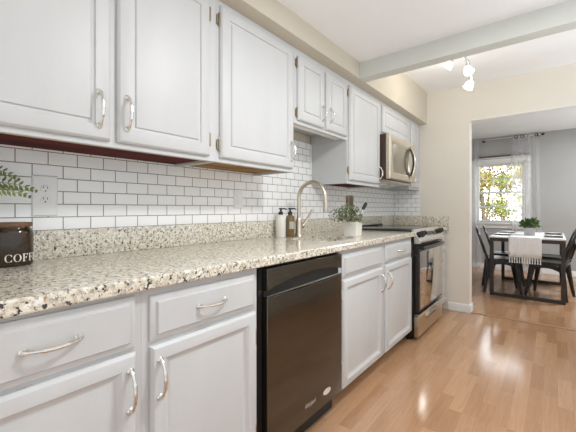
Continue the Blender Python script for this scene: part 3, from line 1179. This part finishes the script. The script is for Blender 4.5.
# ------------------------------------------------------------------ fern at the end of the counter
rnd = random.Random(11)
fx, fy = 0.135, 0.02
fn = thing('potted_fern', 'potted fern whose green fronds reach over the coffee canister', 'fern', (fx, fy, 0.914))
bm = BM()
lathe(bm, fx, fy, [(0, 0.9142), (0.05, 0.9142), (0.053, 0.92), (0.068, 1.02), (0.072, 1.022), (0.072, 1.035), (0.064, 1.035), (0.060, 1.01), (0, 1.01)], 32)
obj('pot', bm, M['terracotta'], fn)
bm = BM()
lathe(bm, fx, fy, [(0, 1.0105), (0.0595, 1.0105), (0.05, 1.018), (0, 1.020)], 24)
obj('soil', bm, M['soil'], fn)


def frond(tip, lift, width):
    bm = BM()
    a = Vector((fx, fy, 1.018))
    tip = Vector(tip)
    n = 24
    mid = a.lerp(tip, 0.45) + Vector((0, 0, lift))
    pts = []
    for i in range(n + 1):
        t = i / n
        pts.append(a * (1 - t) ** 2 + mid * 2 * t * (1 - t) + tip * t * t)
    tube(bm, pts, [0.0018 * (1 - 0.8 * i / n) + 0.0003 for i in range(n + 1)], 5)
    for i in range(5, n + 1):
        t = i / n
        d = (pts[i] - pts[i - 1]).normalized()
        s = d.cross(Vector((0.70, -0.55, 0.45))).normalized()
        w = width * math.sin(PI * min(1, (1.04 - t) * 0.80 + 0.05)) * (1 if t < 0.98 else 0.5)
        for sg in (1, -1):
            for h in (0,):
                p = pts[i] - d * h * (pts[i] - pts[i - 1]).length
                leaf(bm, p, s * sg + d * (0.55 if i < n - 2 else 1.2), (0.70, -0.55, 0.45), max(w * 1.15, 0.009), 0.0052, 0.15)
    return obj('frond', bm, M['fern'], fn)


for tip, lift, w in (((0.105, 0.365, 1.172), 0.17, 0.042), ((0.085, 0.320, 1.212), 0.22, 0.036), ((0.15, 0.335, 1.150), 0.15, 0.034), ((0.26, 0.19, 1.10), 0.2, 0.036),
                     ((0.07, 0.25, 1.255), 0.25, 0.034), ((0.12, 0.24, 1.145), 0.18, 0.036), ((0.20, -0.2, 1.12), 0.2, 0.036), ((0.06, -0.22, 1.18), 0.25, 0.036),
                     ((0.33, 0.02, 1.10), 0.2, 0.036), ((0.06, 0.02, 1.30), 0.2, 0.032)):
    frond(tip, lift, w)

# ------------------------------------------------------------------ outlet and switch on the tile
t = thing('wall_outlet', 'white duplex power outlet with a large plate on the tile above the counter', 'outlet', (0.006, 0.420, 1.151))
bm = BM()
panel(bm, 0.378, 0.462, 1.080, 1.236, 0.0062, [(0.0, 0.009), (0.004, 0.0125), (0.006, 0.0125)])
obj('cover_plate', bm, M['plastic_white'], t)
for zc in (1.142, 1.184):
    bm = BM()
    lathe(bm, 0.0124, 0.420, [(0, 0), (0.0165, 0), (0.0165, 0.0018), (0.0155, 0.0024), (0, 0.0024)], 24, 'X', zc)
    r_ = obj('receptacle', bm, M['plastic_white'], t)
    bm = BM()
    box(bm, 0.0146, 0.0152, 0.4125, 0.4145, zc + 0.001, zc + 0.010)
    box(bm, 0.0146, 0.0152, 0.4255, 0.4275, zc + 0.001, zc + 0.009)
    box(bm, 0.0146, 0.0152, 0.4178, 0.4222, zc - 0.010, zc - 0.005)
    obj('slot', bm, M['slot'], r_)
t = thing('wall_switch', 'white wall switch plate on the tile between the outlet and the faucet', 'switch', (0.006, 1.429, 1.168))
bm = BM()
panel(bm, 1.392, 1.466, 1.11, 1.226, 0.0062, [(0.0, 0.009), (0.004, 0.012), (0.006, 0.012)])
obj('cover_plate', bm, M['plastic_white'], t)
bm = BM()
panel(bm, 1.412, 1.446, 1.135, 1.201, 0.0115, [(0.0, 0.0135), (0.002, 0.0145)])
obj('rocker', bm, M['plastic_white'], t)

# ------------------------------------------------------------------ dishwasher
DX = 0.640
dw = thing('dishwasher', 'black stainless dishwasher with a pocket handle under the granite counter', 'dishwasher', (0.32, 1.29, 0.0))
bm = BM()
box(bm, 0.04, 0.600, 0.972, 1.610, 0.10, 0.870)
obj('tub', bm, M['black_matte'], dw)
ya, yb = 1.000, 1.603
bm = BM()
arch = [(ya + (yb - ya) * k / 24, 0.772 + 0.031 * math.sin(PI * k / 24) ** 0.8 + 0.012 * k / 24) for k in range(25)]
prism(bm, [(yb, 0.863), (ya, 0.863)] + arch, 0.602, DX, 'X')
obj('upper_panel', bm, M['black_steel'], dw, bevel=0.002)
bm = BM()
low = [(ya + (yb - ya) * k / 24, 0.747 - 0.006 * math.sin(PI * k / 24) + 0.010 * (k / 24) ** 2) for k in range(25)]
prism(bm, low + [(yb, 0.116), (ya, 0.116)], 0.602, DX, 'X')
obj('door_panel', bm, M['black_steel'], dw, bevel=0.002)
bm = BM()
box(bm, 0.602, 0.618, ya + 0.002, yb - 0.002, 0.735, 0.815)
obj('handle_pocket', bm, M['black_matte'], dw)
bm = BM()
lip = []
for k in range(25):
    y = ya + 0.004 + (yb - ya - 0.008) * k / 24
    lip.append((DX - 0.006 + 0.006 * math.sin(PI * k / 24), y, 0.750 + 0.004 * math.sin(PI * k / 24) + 0.010 * (k / 24) ** 2))
tube(bm, lip, [0.003 + 0.004 * math.sin(PI * k / 24) for k in range(25)], 10, flat=0.45)
obj('handle', bm, M['dark_steel'], dw)
bm = BM()
box(bm, 0.602, 0.612, 0.975, 0.998, 0.02, 0.866)
obj('side_seal', bm, M['black_gloss'], dw)
bm = BM()
box(bm, 0.56, 0.575, 0.975, 1.610, 0.0, 0.110)
obj('toe_panel', bm, M['black_matte'], dw)
bm = BM()
box(bm, DX - 0.001, DX + 0.0006, 1.046, 1.140, 0.8215, 0.8235)
box(bm, DX - 0.001, DX + 0.0006, 1.046, 1.120, 0.8095, 0.811)
obj('vent_line', bm, M['slot'], dw)


def text_mesh(body, height, shear=0.0):
    cu = bpy.data.curves.new('lettering', 'FONT')
    cu.body = body
    cu.size = height
    cu.shear = shear
    cu.extrude = 0.0
    cu.resolution_u = 4
    o = bpy.data.objects.new('lettering', cu)
    COL.objects.link(o)
    dg = bpy.context.evaluated_depsgraph_get()
    me = bpy.data.meshes.new_from_object(o.evaluated_get(dg))
    bpy.data.objects.remove(o)
    bm = BM()
    bm.from_mesh(me)
    bpy.data.meshes.remove(me)
    return bm


bm = text_mesh('Whirlpool', 0.026, 0.35)
for v in bm.verts:
    v.co = Vector((DX + 0.0007, 1.258 + v.co.x * 0.80, 0.173 + v.co.y * 1.15))
obj('lettering', bm, M['silver_letter'], dw, smooth=False, recalc=False)
bm = BM()
lathe(bm, DX - 0.0005, 0, [(0, 0), (0.020, 0), (0.019, 0.0025), (0.0155, 0.003), (0.0145, 0.002), (0, 0.002)], 28, 'X', 0)
for v in bm.verts:
    v.co = Vector((v.co.x, 1.452 + v.co.y * 1.8, 0.178 + v.co.z * 0.75))
obj('badge', bm, M['silver_letter'], dw)

# ------------------------------------------------------------------ range
RX = 0.668
RY0, RY1 = 2.832, 3.596
rg = thing('slide_in_range', 'stainless slide-in electric range with a black glass cooktop', 'range', (0.33, (RY0 + RY1) / 2, 0.0))
bm = BM()
box(bm, 0.035, 0.632, RY0, RY1, 0.03, 0.905)
obj('body', bm, M['black_gloss'], rg)
for yy in (RY0 + 0.04, RY1 - 0.04):
    for xx in (0.08, 0.58):
        bm = BM()
        lathe(bm, xx, yy, [(0, 0), (0.02, 0), (0.02, 0.006), (0.012, 0.01), (0.012, 0.031), (0, 0.031)], 14)
        obj('foot', bm, M['black_matte'], rg)
bm = BM()
box(bm, 0.035, 0.615, RY0 - 0.004, RY1 + 0.004, 0.9155, 0.930, bev=0.006)
ck = obj('cooktop', bm, M['glass_black'], rg)
for (xx, yy, rr) in ((0.45, 3.03, 0.10), (0.45, 3.40, 0.085), (0.18, 3.03, 0.08), (0.18, 3.40, 0.10)):
    bm = BM()
    lathe(bm, xx, yy, [(rr - 0.003, 0.9303), (rr, 0.9303), (rr, 0.9306), (rr - 0.003, 0.9306), (rr - 0.003, 0.9303)], 36)
    obj('burner_ring', bm, M['label'], ck)
bm = BM()
box(bm, 0.028, 0.040, RY0 - 0.004, RY1 + 0.004, 0.929, 0.943, bev=0.004)
obj('rear_vent', bm, M['black_gloss'], ck)
# slanted control panel
bm = BM()
prism(bm, [(0.610, 0.905), (0.610, 0.932), (0.626, 0.934), (0.685, 0.835), (0.683, 0.818), (0.633, 0.812)], RY0, RY1, 'Y')
cp = obj('control_panel', bm, M['steel'], rg, bevel=0.003)
bm = BM()
prism(bm, [(0.6430, 0.9039), (0.6446, 0.9048), (0.6653, 0.8702), (0.6637, 0.8693)], RY0 + 0.27, RY1 - 0.27, 'Y')
obj('display', bm, M['glass_black'], cp)
kn = Vector((0.86, 0, 0.51)).normalized()
for yy in (RY0 + 0.065, RY0 + 0.15, RY1 - 0.15, RY1 - 0.065):
    bm = BM()
    c0 = Vector((0.6525, yy, 0.8875))
    tube(bm, [c0, c0 + kn * 0.010, c0 + kn * 0.012, c0 + kn * 0.034, c0 + kn * 0.038], [0.026, 0.026, 0.022, 0.020, 0.017], 20)
    bar(bm, c0 + kn * 0.040 + Vector((0.008, 0, -0.014)), c0 + kn * 0.040 - Vector((0.008, 0, -0.014)), 0.008, 0.010, (0, 1, 0))
    obj('knob', bm, M['black_gloss'], cp)
# oven door
bm = BM()
panel(bm, RY0 + 0.004, RY1 - 0.004, 0.240, 0.806, 0.633, [(0, RX - 0.004), (0.004, RX), (0.010, RX)])
od = obj('oven_door', bm, M['black_gloss'], rg)
bm = BM()
panel(bm, RY0 + 0.045, RY1 - 0.012, 0.262, 0.745, RX - 0.0005, [(0, RX + 0.001), (0.002, RX + 0.002)])
obj('door_glass', bm, M['mirror_door'], od)
bm = BM()
tube(bm, [(RX + 0.028, RY0 + 0.03, 0.779), (RX + 0.028, RY1 - 0.09, 0.779)], 0.0135, 14)
for yy in (RY0 + 0.06, RY1 - 0.12):
    tube(bm, [(RX - 0.001, yy, 0.779), (RX + 0.028, yy, 0.779)], [0.013, 0.010], 12)
obj('door_handle', bm, M['black_gloss'], od)
# storage drawer
bm = BM()
panel(bm, RY0 + 0.004, RY1 - 0.004, 0.035, 0.205, 0.633, [(0, RX - 0.006), (0.004, RX - 0.002), (0.010, RX - 0.002)])
sd = obj('storage_drawer', bm, M['warm_steel'], rg)
bm = BM()
box(bm, RX - 0.0035, RX + 0.010, RY0 + 0.22, RY1 - 0.22, 0.158, 0.178, bev=0.004)
obj('drawer_handle', bm, M['steel'], sd)
bm = BM()
box(bm, RX - 0.0035, RX + 0.0005, RY0 + 0.24, RY1 - 0.24, 0.142, 0.157)
obj('handle_slot', bm, M['slot'], sd)
bm = BM()
box(bm, 0.633, RX + 0.003, RY0 + 0.004, RY1 - 0.004, 0.2155, 0.2245, bev=0.002)
obj('trim_strip', bm, M['steel'], rg)

# ------------------------------------------------------------------ microwave
MX = 0.402
MY0, MY1, MZ0, MZ1 = 2.842, 3.535, 1.372, 1.775
mw = thing('microwave', 'stainless over-the-range microwave under the short wall cabinet', 'microwave', (0.2, 3.22, MZ0))
bm = BM()
box(bm, 0.012, MX - 0.018, MY0, MY1, MZ0, MZ1, bev=0.003)
obj('housing', bm, M['brown_black'], mw)
bm = BM()
panel(bm, MY0 + 0.002, MY1 - 0.13, MZ0 + 0.004, MZ1 - 0.004, MX - 0.0175, [(0, MX + 0.012), (0.006, MX + 0.020), (0.055, MX + 0.020), (0.060, MX + 0.017)])
md_ = obj('door', bm, M['warm_steel'], mw)
bm = BM()
panel(bm, MY0 + 0.085, MY1 - 0.215, MZ0 + 0.065, MZ1 - 0.085, MX + 0.0165, [(0, MX + 0.018), (0.004, MX + 0.0185)])
obj('door_window', bm, M['mw_window'], md_)
bm = BM()
panel(bm, MY1 - 0.128, MY1 - 0.002, MZ0 + 0.004, MZ1 - 0.004, MX - 0.0175, [(0, MX + 0.012), (0.006, MX + 0.020), (0.010, MX + 0.020)])
obj('control_panel', bm, M['warm_steel'], mw)
bm = BM()
hy = MY1 - 0.175
hp = []
for k in range(25):
    t_ = k / 24
    hp.append((MX + 0.022 + 0.048 * math.sin(PI * t_) ** 0.8, hy, MZ0 + 0.03 + (MZ1 - MZ0 - 0.075) * t_))
tube(bm, hp, 0.010, 12, flat=0.8)
hd = obj('handle', bm, M['steel'], md_)
bm = BM()
tube(bm, [(x_ - 0.012, y_ - 0.004, z_) for x_, y_, z_ in hp[2:-2]], 0.011, 10)
obj('handle_backing', bm, M['black_gloss'], hd)
bm = BM()
prism(bm, [(0.012, 1.3705), (0.36, 1.3705), (0.34, 1.350), (0.10, 1.330), (0.012, 1.330)], MY0 + 0.01, MY1 - 0.01, 'Y')
vb = obj('vent_base', bm, M['steel'], mw)
for yy in (MY0 + 0.20, MY1 - 0.20):
    bm = BM()
    prism(bm, [(0.16, 1.3345), (0.28, 1.3445), (0.28, 1.3415), (0.16, 1.3315)], yy - 0.09, yy + 0.09, 'Y')
    obj('lamp_lens', bm, M['lens'], vb)

# ------------------------------------------------------------------ three-lamp ceiling fixture
LX, LY = 0.93, 3.02
tl = thing('ceiling_spotlight', 'chrome ceiling spotlight with three white glass shades beyond the beam', 'ceiling light', (LX, LY, ZC))
bm = BM()
lathe(bm, LX, LY, [(0, ZC - 0.0002), (0.075, ZC - 0.0002), (0.075, ZC - 0.012), (0.055, ZC - 0.026), (0.02, ZC - 0.032), (0, ZC - 0.032)], 32)
obj('canopy', bm, M['chrome'], tl)
bm = BM()
heads = [((LX - 0.050, LY - 0.01, 2.335), (-0.55, 0.25, -0.55)), ((LX + 0.062, LY + 0.005, 2.262), (0.35, -0.25, -0.9)), ((LX + 0.092, LY + 0.03, 2.145), (-0.45, -0.2, -0.9))]
for p, d in heads:
    p = Vector(p)
    tube(bm, [(LX, LY, ZC - 0.03), (LX + (p.x - LX) * 0.8, LY + (p.y - LY) * 0.8, (ZC - 0.05 + p.z) / 2 + 0.05), p + Vector((0, 0, 0.02)), p], 0.007, 8)
obj('arm', bm, M['chrome'], tl)
for p, d in heads:
    p, d = Vector(p), Vector(d).normalized()
    bm = BM()
    q = [(0.0, 0.018), (0.009, 0.023), (0.016, 0.027), (0.038, 0.034), (0.058, 0.039)]
    tube(bm, [p + d * a for a, r in q], [r for a, r in q], 20)
    obj('shade', bm, M['milk_glass'], tl)
    bm = BM()
    tube(bm, [p - d * 0.018, p - d * 0.001], [0.011, 0.018], 14)
    obj('socket', bm, M['chrome'], tl)
    l = bpy.data.lights.new('spot_bulb', 'POINT')
    l.energy = 1.6
    l.shadow_soft_size = 0.03
    l.color = (1.0, 0.94, 0.84)
    lo = bpy.data.objects.new('spot_bulb', l)
    lo.location = p + d * 0.095
    COL.objects.link(lo)

# ------------------------------------------------------------------ dining table and what is on it
TX0, TX1, TY0, TY1, TZ = 0.90, 1.655, 4.98, 6.25, 0.757
tb = thing('dining_table', 'rectangular dining table with a white top on a dark metal frame', 'table', ((TX0 + TX1) / 2, (TY0 + TY1) / 2, 0))
bm = BM()
box(bm, TX0 - 0.005, TX1 + 0.005, TY0 - 0.005, TY1 + 0.005, TZ - 0.018, TZ, bev=0.003)
obj('tabletop', bm, M['table_top'], tb)
s = 0.042
for yy in (TY0, TY1 - s):
    for xx in (TX0, TX1 - s):
        bm = BM()
        box(bm, xx, xx + s, yy, yy + s, s, TZ - 0.062)
        obj('leg', bm, M['dark_metal'], tb, bevel=0.002)
    bm = BM()
    box(bm, TX0, TX1, yy, yy + s, 0.0, s - 0.0005)
    obj('floor_rail', bm, M['dark_metal'], tb, bevel=0.002)
bm = BM()
for yy in (TY0, TY1 - s):
    box(bm, TX0, TX1, yy, yy + s, TZ - 0.0615, TZ - 0.0185)
for xx in (TX0, TX1 - s):
    box(bm, xx, xx + s, TY0 + s, TY1 - s, TZ - 0.0615, TZ - 0.0185)
obj('apron', bm, M['dark_metal'], tb, smooth=False)

rx0, rx1 = 1.105, 1.435
rn = thing('table_runner', 'white fringed linen runner hanging over the end of the dining table', 'table runner', (1.24, 5.6, TZ))
bm = BM()
N_ = 18
rows = []
path = [(TY1 - 0.02, TZ + 0.002)] + [(TY0 + 0.2, TZ + 0.002), (TY0, TZ + 0.002), (TY0 - 0.008, TZ), (TY0 - 0.0105, TZ - 0.006), (TY0 - 0.012, TZ - 0.09), (TY0 - 0.014, TZ - 0.17), (TY0 - 0.014, TZ - 0.245)]
for (yy, zz) in path:
    hang = max(0.0, (TZ - zz) / 0.25)
    rows.append([bm.verts.new((rx0 + (rx1 - rx0) * k / N_, yy - hang * 0.006 * (1 + math.sin(k * 1.4)), zz)) for k in range(N_ + 1)])
for a, b in zip(rows[:-1], rows[1:]):
    for k in range(N_):
        bm.faces.new((a[k], a[k + 1], b[k + 1], b[k]))
o = obj('cloth', bm, M['runner'], rn)
md = o.modifiers.new('weave', 'SOLIDIFY')
md.thickness = 0.0018
md.offset = 1.0
for k in range(13):
    xx = rx0 + 0.012 + (rx1 - rx0 - 0.024) * k / 12
    bm = BM()
    tube(bm, [(xx, TY0 - 0.018, TZ - 0.243), (xx, TY0 - 0.019, TZ - 0.262), (xx, TY0 - 0.019, TZ - 0.27), (xx, TY0 - 0.019, TZ - 0.315)], [0.002, 0.006, 0.0045, 0.0075], 8)
    obj('tassel', bm, M['runner'], rn)

rnd = random.Random(7)
px, py = 1.30, 5.40
dp = thing('potted_plant', 'small leafy green plant in a grey square pot on the dining table', 'plant', (px, py, TZ))
bm = BM()
square_pot(bm, px - 0.062, px + 0.062, py - 0.062, py + 0.062, TZ + 0.0042, TZ + 0.105)
obj('pot', bm, M['pot_grey'], dp)
bm = BM()
box(bm, px - 0.053, px + 0.053, py - 0.053, py + 0.053, TZ + 0.02, TZ + 0.09)
obj('soil', bm, M['soil'], dp)
bm = BM()
bush(bm, (px, py, TZ + 0.135), 0.10, 0.10, 0.085, 330, 0.044, 0.014, rnd)
obj('foliage', bm, M['box_leaf'], dp)
bm = BM()
stems(bm, (px, py), TZ + 0.088, 0.1, 0.1, TZ + 0.16, 18, 0.002, rnd)
obj('stem', bm, M['stem'], dp)


def setting(x, y, lab_mat, lab_plate):
    bm = BM()
    box(bm, x - 0.092, x + 0.092, y - 0.17, y + 0.17, TZ + 0.0004, TZ + 0.004)
    tag(obj('placemat', bm, M['mat'], loc=(x, y, TZ)), lab_mat, 'placemat', 'placemats on the dining table')
    bm = BM()
    z = TZ + 0.0043
    lathe(bm, x, y, [(0, z), (0.05, z), (0.058, z + 0.003), (0.084, z + 0.011), (0.086, z + 0.013), (0.083, z + 0.0135), (0.057, z + 0.006), (0, z + 0.005)], 36)
    tag(obj('dinner_plate', bm, M['plate'], loc=(x, y, TZ)), lab_plate, 'plate', 'plates on the dining table')


setting(1.005, 5.335, 'charcoal placemat at the near left seat of the dining table', 'white plate at the near left seat of the dining table')
setting(1.005, 5.93, 'charcoal placemat at the far left seat of the dining table', 'white plate at the far left seat of the dining table')
setting(1.545, 5.335, 'charcoal placemat at the near right seat of the dining table', 'white plate at the near right seat of the dining table')
setting(1.545, 5.93, 'charcoal placemat at the far right seat of the dining table', 'white plate at the far right seat of the dining table')


# ------------------------------------------------------------------ chairs


def make_chair(label):
    """metal cafe chair, facing +x, its back at -x; floor at z = 0"""
    t = thing('dining_chair', label, 'chair', (0, 0, 0), 'dining chairs')
    bm = BM()
    # pressed seat with a rounded outline, a dished top and a rolled rim
    def sq(s, z, p=5):
        r = []
        for k in range(40):
            a = 2 * PI * k / 40
            ex, ey = sup_ellipse(a, 0.185 * s, 0.19 * s, p)
            r.append(bm.verts.new((ex, ey, z)))
        return r
    rs = [sq(0.93, 0.412), sq(1.0, 0.414), sq(1.0, 0.446), sq(0.975, 0.452), sq(0.93, 0.449), sq(0.6, 0.443), sq(0.3, 0.441)]
    bm.faces.new(list(reversed(rs[0])))
    for a, b in zip(rs[:-1], rs[1:]):
        for k in range(40):
            bm.faces.new((a[k], a[(k + 1) % 40], b[(k + 1) % 40], b[k]))
    bm.faces.new(rs[-1])
    obj('seat', bm, M['chair_metal'], t)
    for sx_ in (1, -1):
        for sy_ in (1, -1):
            bm = BM()
            # channel leg, wide at the seat and tapering to the floor
            tp, bt = Vector((sx_ * 0.145, sy_ * 0.15, 0.411)), Vector((sx_ * 0.205, sy_ * 0.20, 0.006))
            m_ = tp.lerp(bt, 0.30)
            tube(bm, [tp, m_, tp.lerp(bt, 0.97), bt], [0.034, 0.027, 0.0155, 0.017], 10)
            obj('leg', bm, M['chair_metal'], t)
    bm = BM()
    for sy_ in (1, -1):
        arc = [(-0.15 + 0.30 * k / 12, sy_ * 0.160, 0.36 + 0.045 * math.sin(PI * k / 12)) for k in range(13)]
        for a, b in zip(arc[:-1], arc[1:]):
            bar(bm, a, b, 0.004, 0.05, (0, 1, 0))
    for sx_ in (1, -1):
        arc = [(sx_ * 0.155, -0.15 + 0.30 * k / 12, 0.36 + 0.045 * math.sin(PI * k / 12)) for k in range(13)]
        for a, b in zip(arc[:-1], arc[1:]):
            bar(bm, a, b, 0.004, 0.05, (1, 0, 0))
    obj('apron', bm, M['chair_metal'], t)
    # bent back hoop
    hp = []
    for k in range(29):
        a = PI * k / 28
        ex, ez = -math.cos(a), math.sin(a)
        z = 0.44 + 0.40 * (ez ** 0.55)
        y = 0.175 * math.copysign(abs(ex) ** 0.75, ex)
        hp.append((-0.165 - 0.125 * (z - 0.44) / 0.40, y, z))
    bm = BM()
    tube(bm, hp, 0.013, 10)
    obj('back_frame', bm, M['chair_metal'], t)
    for sg in (1, -1):
        bm = BM()
        pts = []
        for k in range(11):
            q = k / 10
            z = 0.47 + 0.34 * q
            y = sg * (-0.15 + 0.265 * q)
            pts.append((-0.165 - 0.125 * (z - 0.44) / 0.40 + 0.006 * sg, y, z))
        for a, b in zip(pts[:-1], pts[1:]):
            bar(bm, a, b, 0.022, 0.006, (0, 1, 0.8 * sg))
        obj('cross_strap', bm, M['chair_metal'], t)
    bm = BM()
    tube(bm, [(-0.178, -0.172, 0.475), (-0.183, 0, 0.475), (-0.178, 0.172, 0.475)], 0.009, 8)
    obj('back_rail', bm, M['chair_metal'], t)
    return t


proto = make_chair('black metal dining chair at the near left side of the dining table')
spots = [(0.985, 5.345, 0.20, None), (0.985, 5.95, 0.16, 'black metal dining chair at the far left of the table, nearest the window'),
         (1.505, 5.345, PI - 0.20, 'black metal dining chair at the near right side of the dining table'), (1.505, 5.95, PI - 0.16, 'black metal dining chair at the far right of the table, behind another chair')]
for i, (x, y, r, lab) in enumerate(spots):
    c = proto if i == 0 else copy_tree(proto)
    c.location = (x, y, 0)
    c.rotation_euler = (0, 0, r)
    if lab:
        c['label'] = lab

# ------------------------------------------------------------------ window dressing
YR = 7.10
rod = thing('curtain_rod', 'grey metal curtain rod with a ball finial above the dining room window', 'curtain rod', (0.9, YR, 2.375))
bm = BM()
tube(bm, [(0.22, YR, 2.375), (1.375, YR, 2.375)], 0.009, 12)
obj('rod', bm, M['nickel'], rod)
bm = BM()
lathe(bm, 1.375, YR, [(0, 0), (0.008, 0), (0.012, 0.006), (0.022, 0.024), (0.022, 0.034), (0.012, 0.05), (0, 0.052)], 16, 'X', 2.375)
obj('finial', bm, M['dark_metal'], rod)
for xx in (0.52, 1.33):
    bm = BM()
    tube(bm, [(xx, YR, 2.375), (xx, YD - 0.001, 2.375)], 0.007, 8)
    tube(bm, [(xx, YD - 0.012, 2.375), (xx, YD - 0.0005, 2.375)], 0.026, 14)
    tube(bm, [(xx - 0.006, YR, 2.375), (xx + 0.006, YR, 2.375)], 0.016, 12)
    obj('bracket', bm, M['dark_metal'], rod)

bl = thing('blind_headrail', 'dark brown blind rail across the top of the dining room window', 'blind', (0.8, YD - 0.03, 2.06))
bm = BM()
box(bm, 0.33, 1.22, YD - 0.050, YD - 0.0005, 2.055, 2.085, bev=0.004)
obj('headrail', bm, M['blind'], bl)
bm = BM()
box(bm, 0.34, 1.21, YD - 0.046, YD - 0.012, 2.036, 2.0545, bev=0.006)
obj('rolled_shade', bm, M['trim'], bl)


def curtain(label, x0, x1, folds, grom):
    t = thing('sheer_curtain', label, 'curtain', ((x0 + x1) / 2, YR, 0.02), 'sheer curtains')
    bm = BM()
    n, mz = folds * 10, 14
    g = []
    for j in range(mz + 1):
        z = 0.02 + (2.40 - 0.02) * j / mz
        row = []
        for i in range(n + 1):
            u = i / n
            flare = 0.06 * (1 - j / mz)
            x = x0 + (x1 - x0 + flare) * u + 0.006 * math.sin(3 * u + z * 2)
            y = YR + (0.032 + 0.012 * (1 - j / mz)) * math.cos(u * folds * 2 * PI) * (0.9 + 0.1 * math.sin(z * 3 + u * 5))
            row.append(bm.verts.new((x, y, z)))
        g.append(row)
    for a, b in zip(g[:-1], g[1:]):
        for k in range(n):
            bm.faces.new((a[k], a[k + 1], b[k + 1], b[k]))
    obj('voile', bm, M['sheer'], t)
    for u in grom:
        xx = x0 + (x1 - x0) * u
        bm = BM()
        ring = [(xx + 0.0, YR, 2.375)]
        pts = [(xx + 0.004 * math.cos(2 * PI * k / 18), YR - 0.004 + 0.030 * math.cos(2 * PI * k / 18) * 0.55, 2.375 + 0.030 * math.sin(2 * PI * k / 18)) for k in range(19)]
        pts = [(xx + 0.024 * math.cos(2 * PI * k / 18), YR - 0.040, 2.372 + 0.024 * math.sin(2 * PI * k / 18)) for k in range(19)]
        tube(bm, pts, 0.0055, 8, caps=False)
        obj('grommet', bm, M['dark_metal'], t)
    return t


curtain('sheer white curtain drawn to the right side of the dining room window', 0.955, 1.345, 4, (0.20, 0.42, 0.93))
curtain('sheer white curtain at the left of the dining room window, mostly behind the wall', 0.22, 0.44, 3, ())

# ------------------------------------------------------------------ trees outside the window


def tree(label, x, y, h, mat, seed, n, ls):
    rnd = random.Random(seed)
    t = thing('garden_tree', label, 'tree', (x, y, -0.6), 'trees outside the window')
    bm = BM()
    bt = Vector((x, y, -0.605))
    tp = Vector((x + rnd.uniform(-.3, .3), y, h))
    tube(bm, [bt, bt.lerp(tp, 0.5) + Vector((0.08, 0, 0)), tp], [0.06, 0.045, 0.015], 8)
    ends = []
    for k in range(16):
        q = rnd.uniform(0.15, 0.95)
        p = bt.lerp(tp, q)
        e = p + Vector((rnd.uniform(-1.1, 1.1), rnd.uniform(-0.8, 0.8), rnd.uniform(0.1, 0.9)))
        tube(bm, [p, p.lerp(e, 0.5) + Vector((0, 0, 0.1)), e], [0.03, 0.02, 0.006], 5)
        ends.append((p, e))
        for _ in range(3):
            a = p.lerp(e, rnd.uniform(0.3, 1))
            e2 = a + Vector((rnd.uniform(-.5, .5), rnd.uniform(-.4, .4), rnd.uniform(-.2, .5)))
            tube(bm, [a, e2], [0.010, 0.003], 4)
            ends.append((a, e2))
    obj('trunk', bm, M['bark'], t)
    bm = BM()
    for _ in range(n):
        a, b = rnd.choice(ends)
        p = a.lerp(b, rnd.uniform(0.2, 1.1)) + Vector((rnd.uniform(-.18, .18), rnd.uniform(-.18, .18), rnd.uniform(-.18, .18)))
        leaf(bm, p, (rnd.uniform(-1, 1), rnd.uniform(-1, 1), rnd.uniform(-1, .3)), (rnd.uniform(-1, 1), rnd.uniform(-1, 1), rnd.uniform(-.2, 1)), ls * rnd.uniform(.7, 1.3), ls * 0.4)
    obj('foliage', bm, M[mat], t)


tree('bushy yellow-leaved tree nearest outside the dining room window, on its left', 0.10, 10.2, 3.2, 'leaf_yellow', 1, 1500, 0.055)
tree('rust-brown tree outside the right half of the dining room window', 0.95, 12.3, 3.0, 'leaf_rust', 5, 2200, 0.06)
tree('green-leaved tree standing low in the garden behind the yellow tree', 0.10, 14.8, 2.2, 'leaf_green', 3, 2600, 0.08)
tree('tall rust-brown tree at the back left of the garden outside the window', -0.9, 17.2, 4.6, 'leaf_rust', 2, 2000, 0.09)
tree('pale yellow tree farthest back in the garden outside the window', 0.4, 19.6, 4.2, 'leaf_yellow', 6, 2800, 0.10)
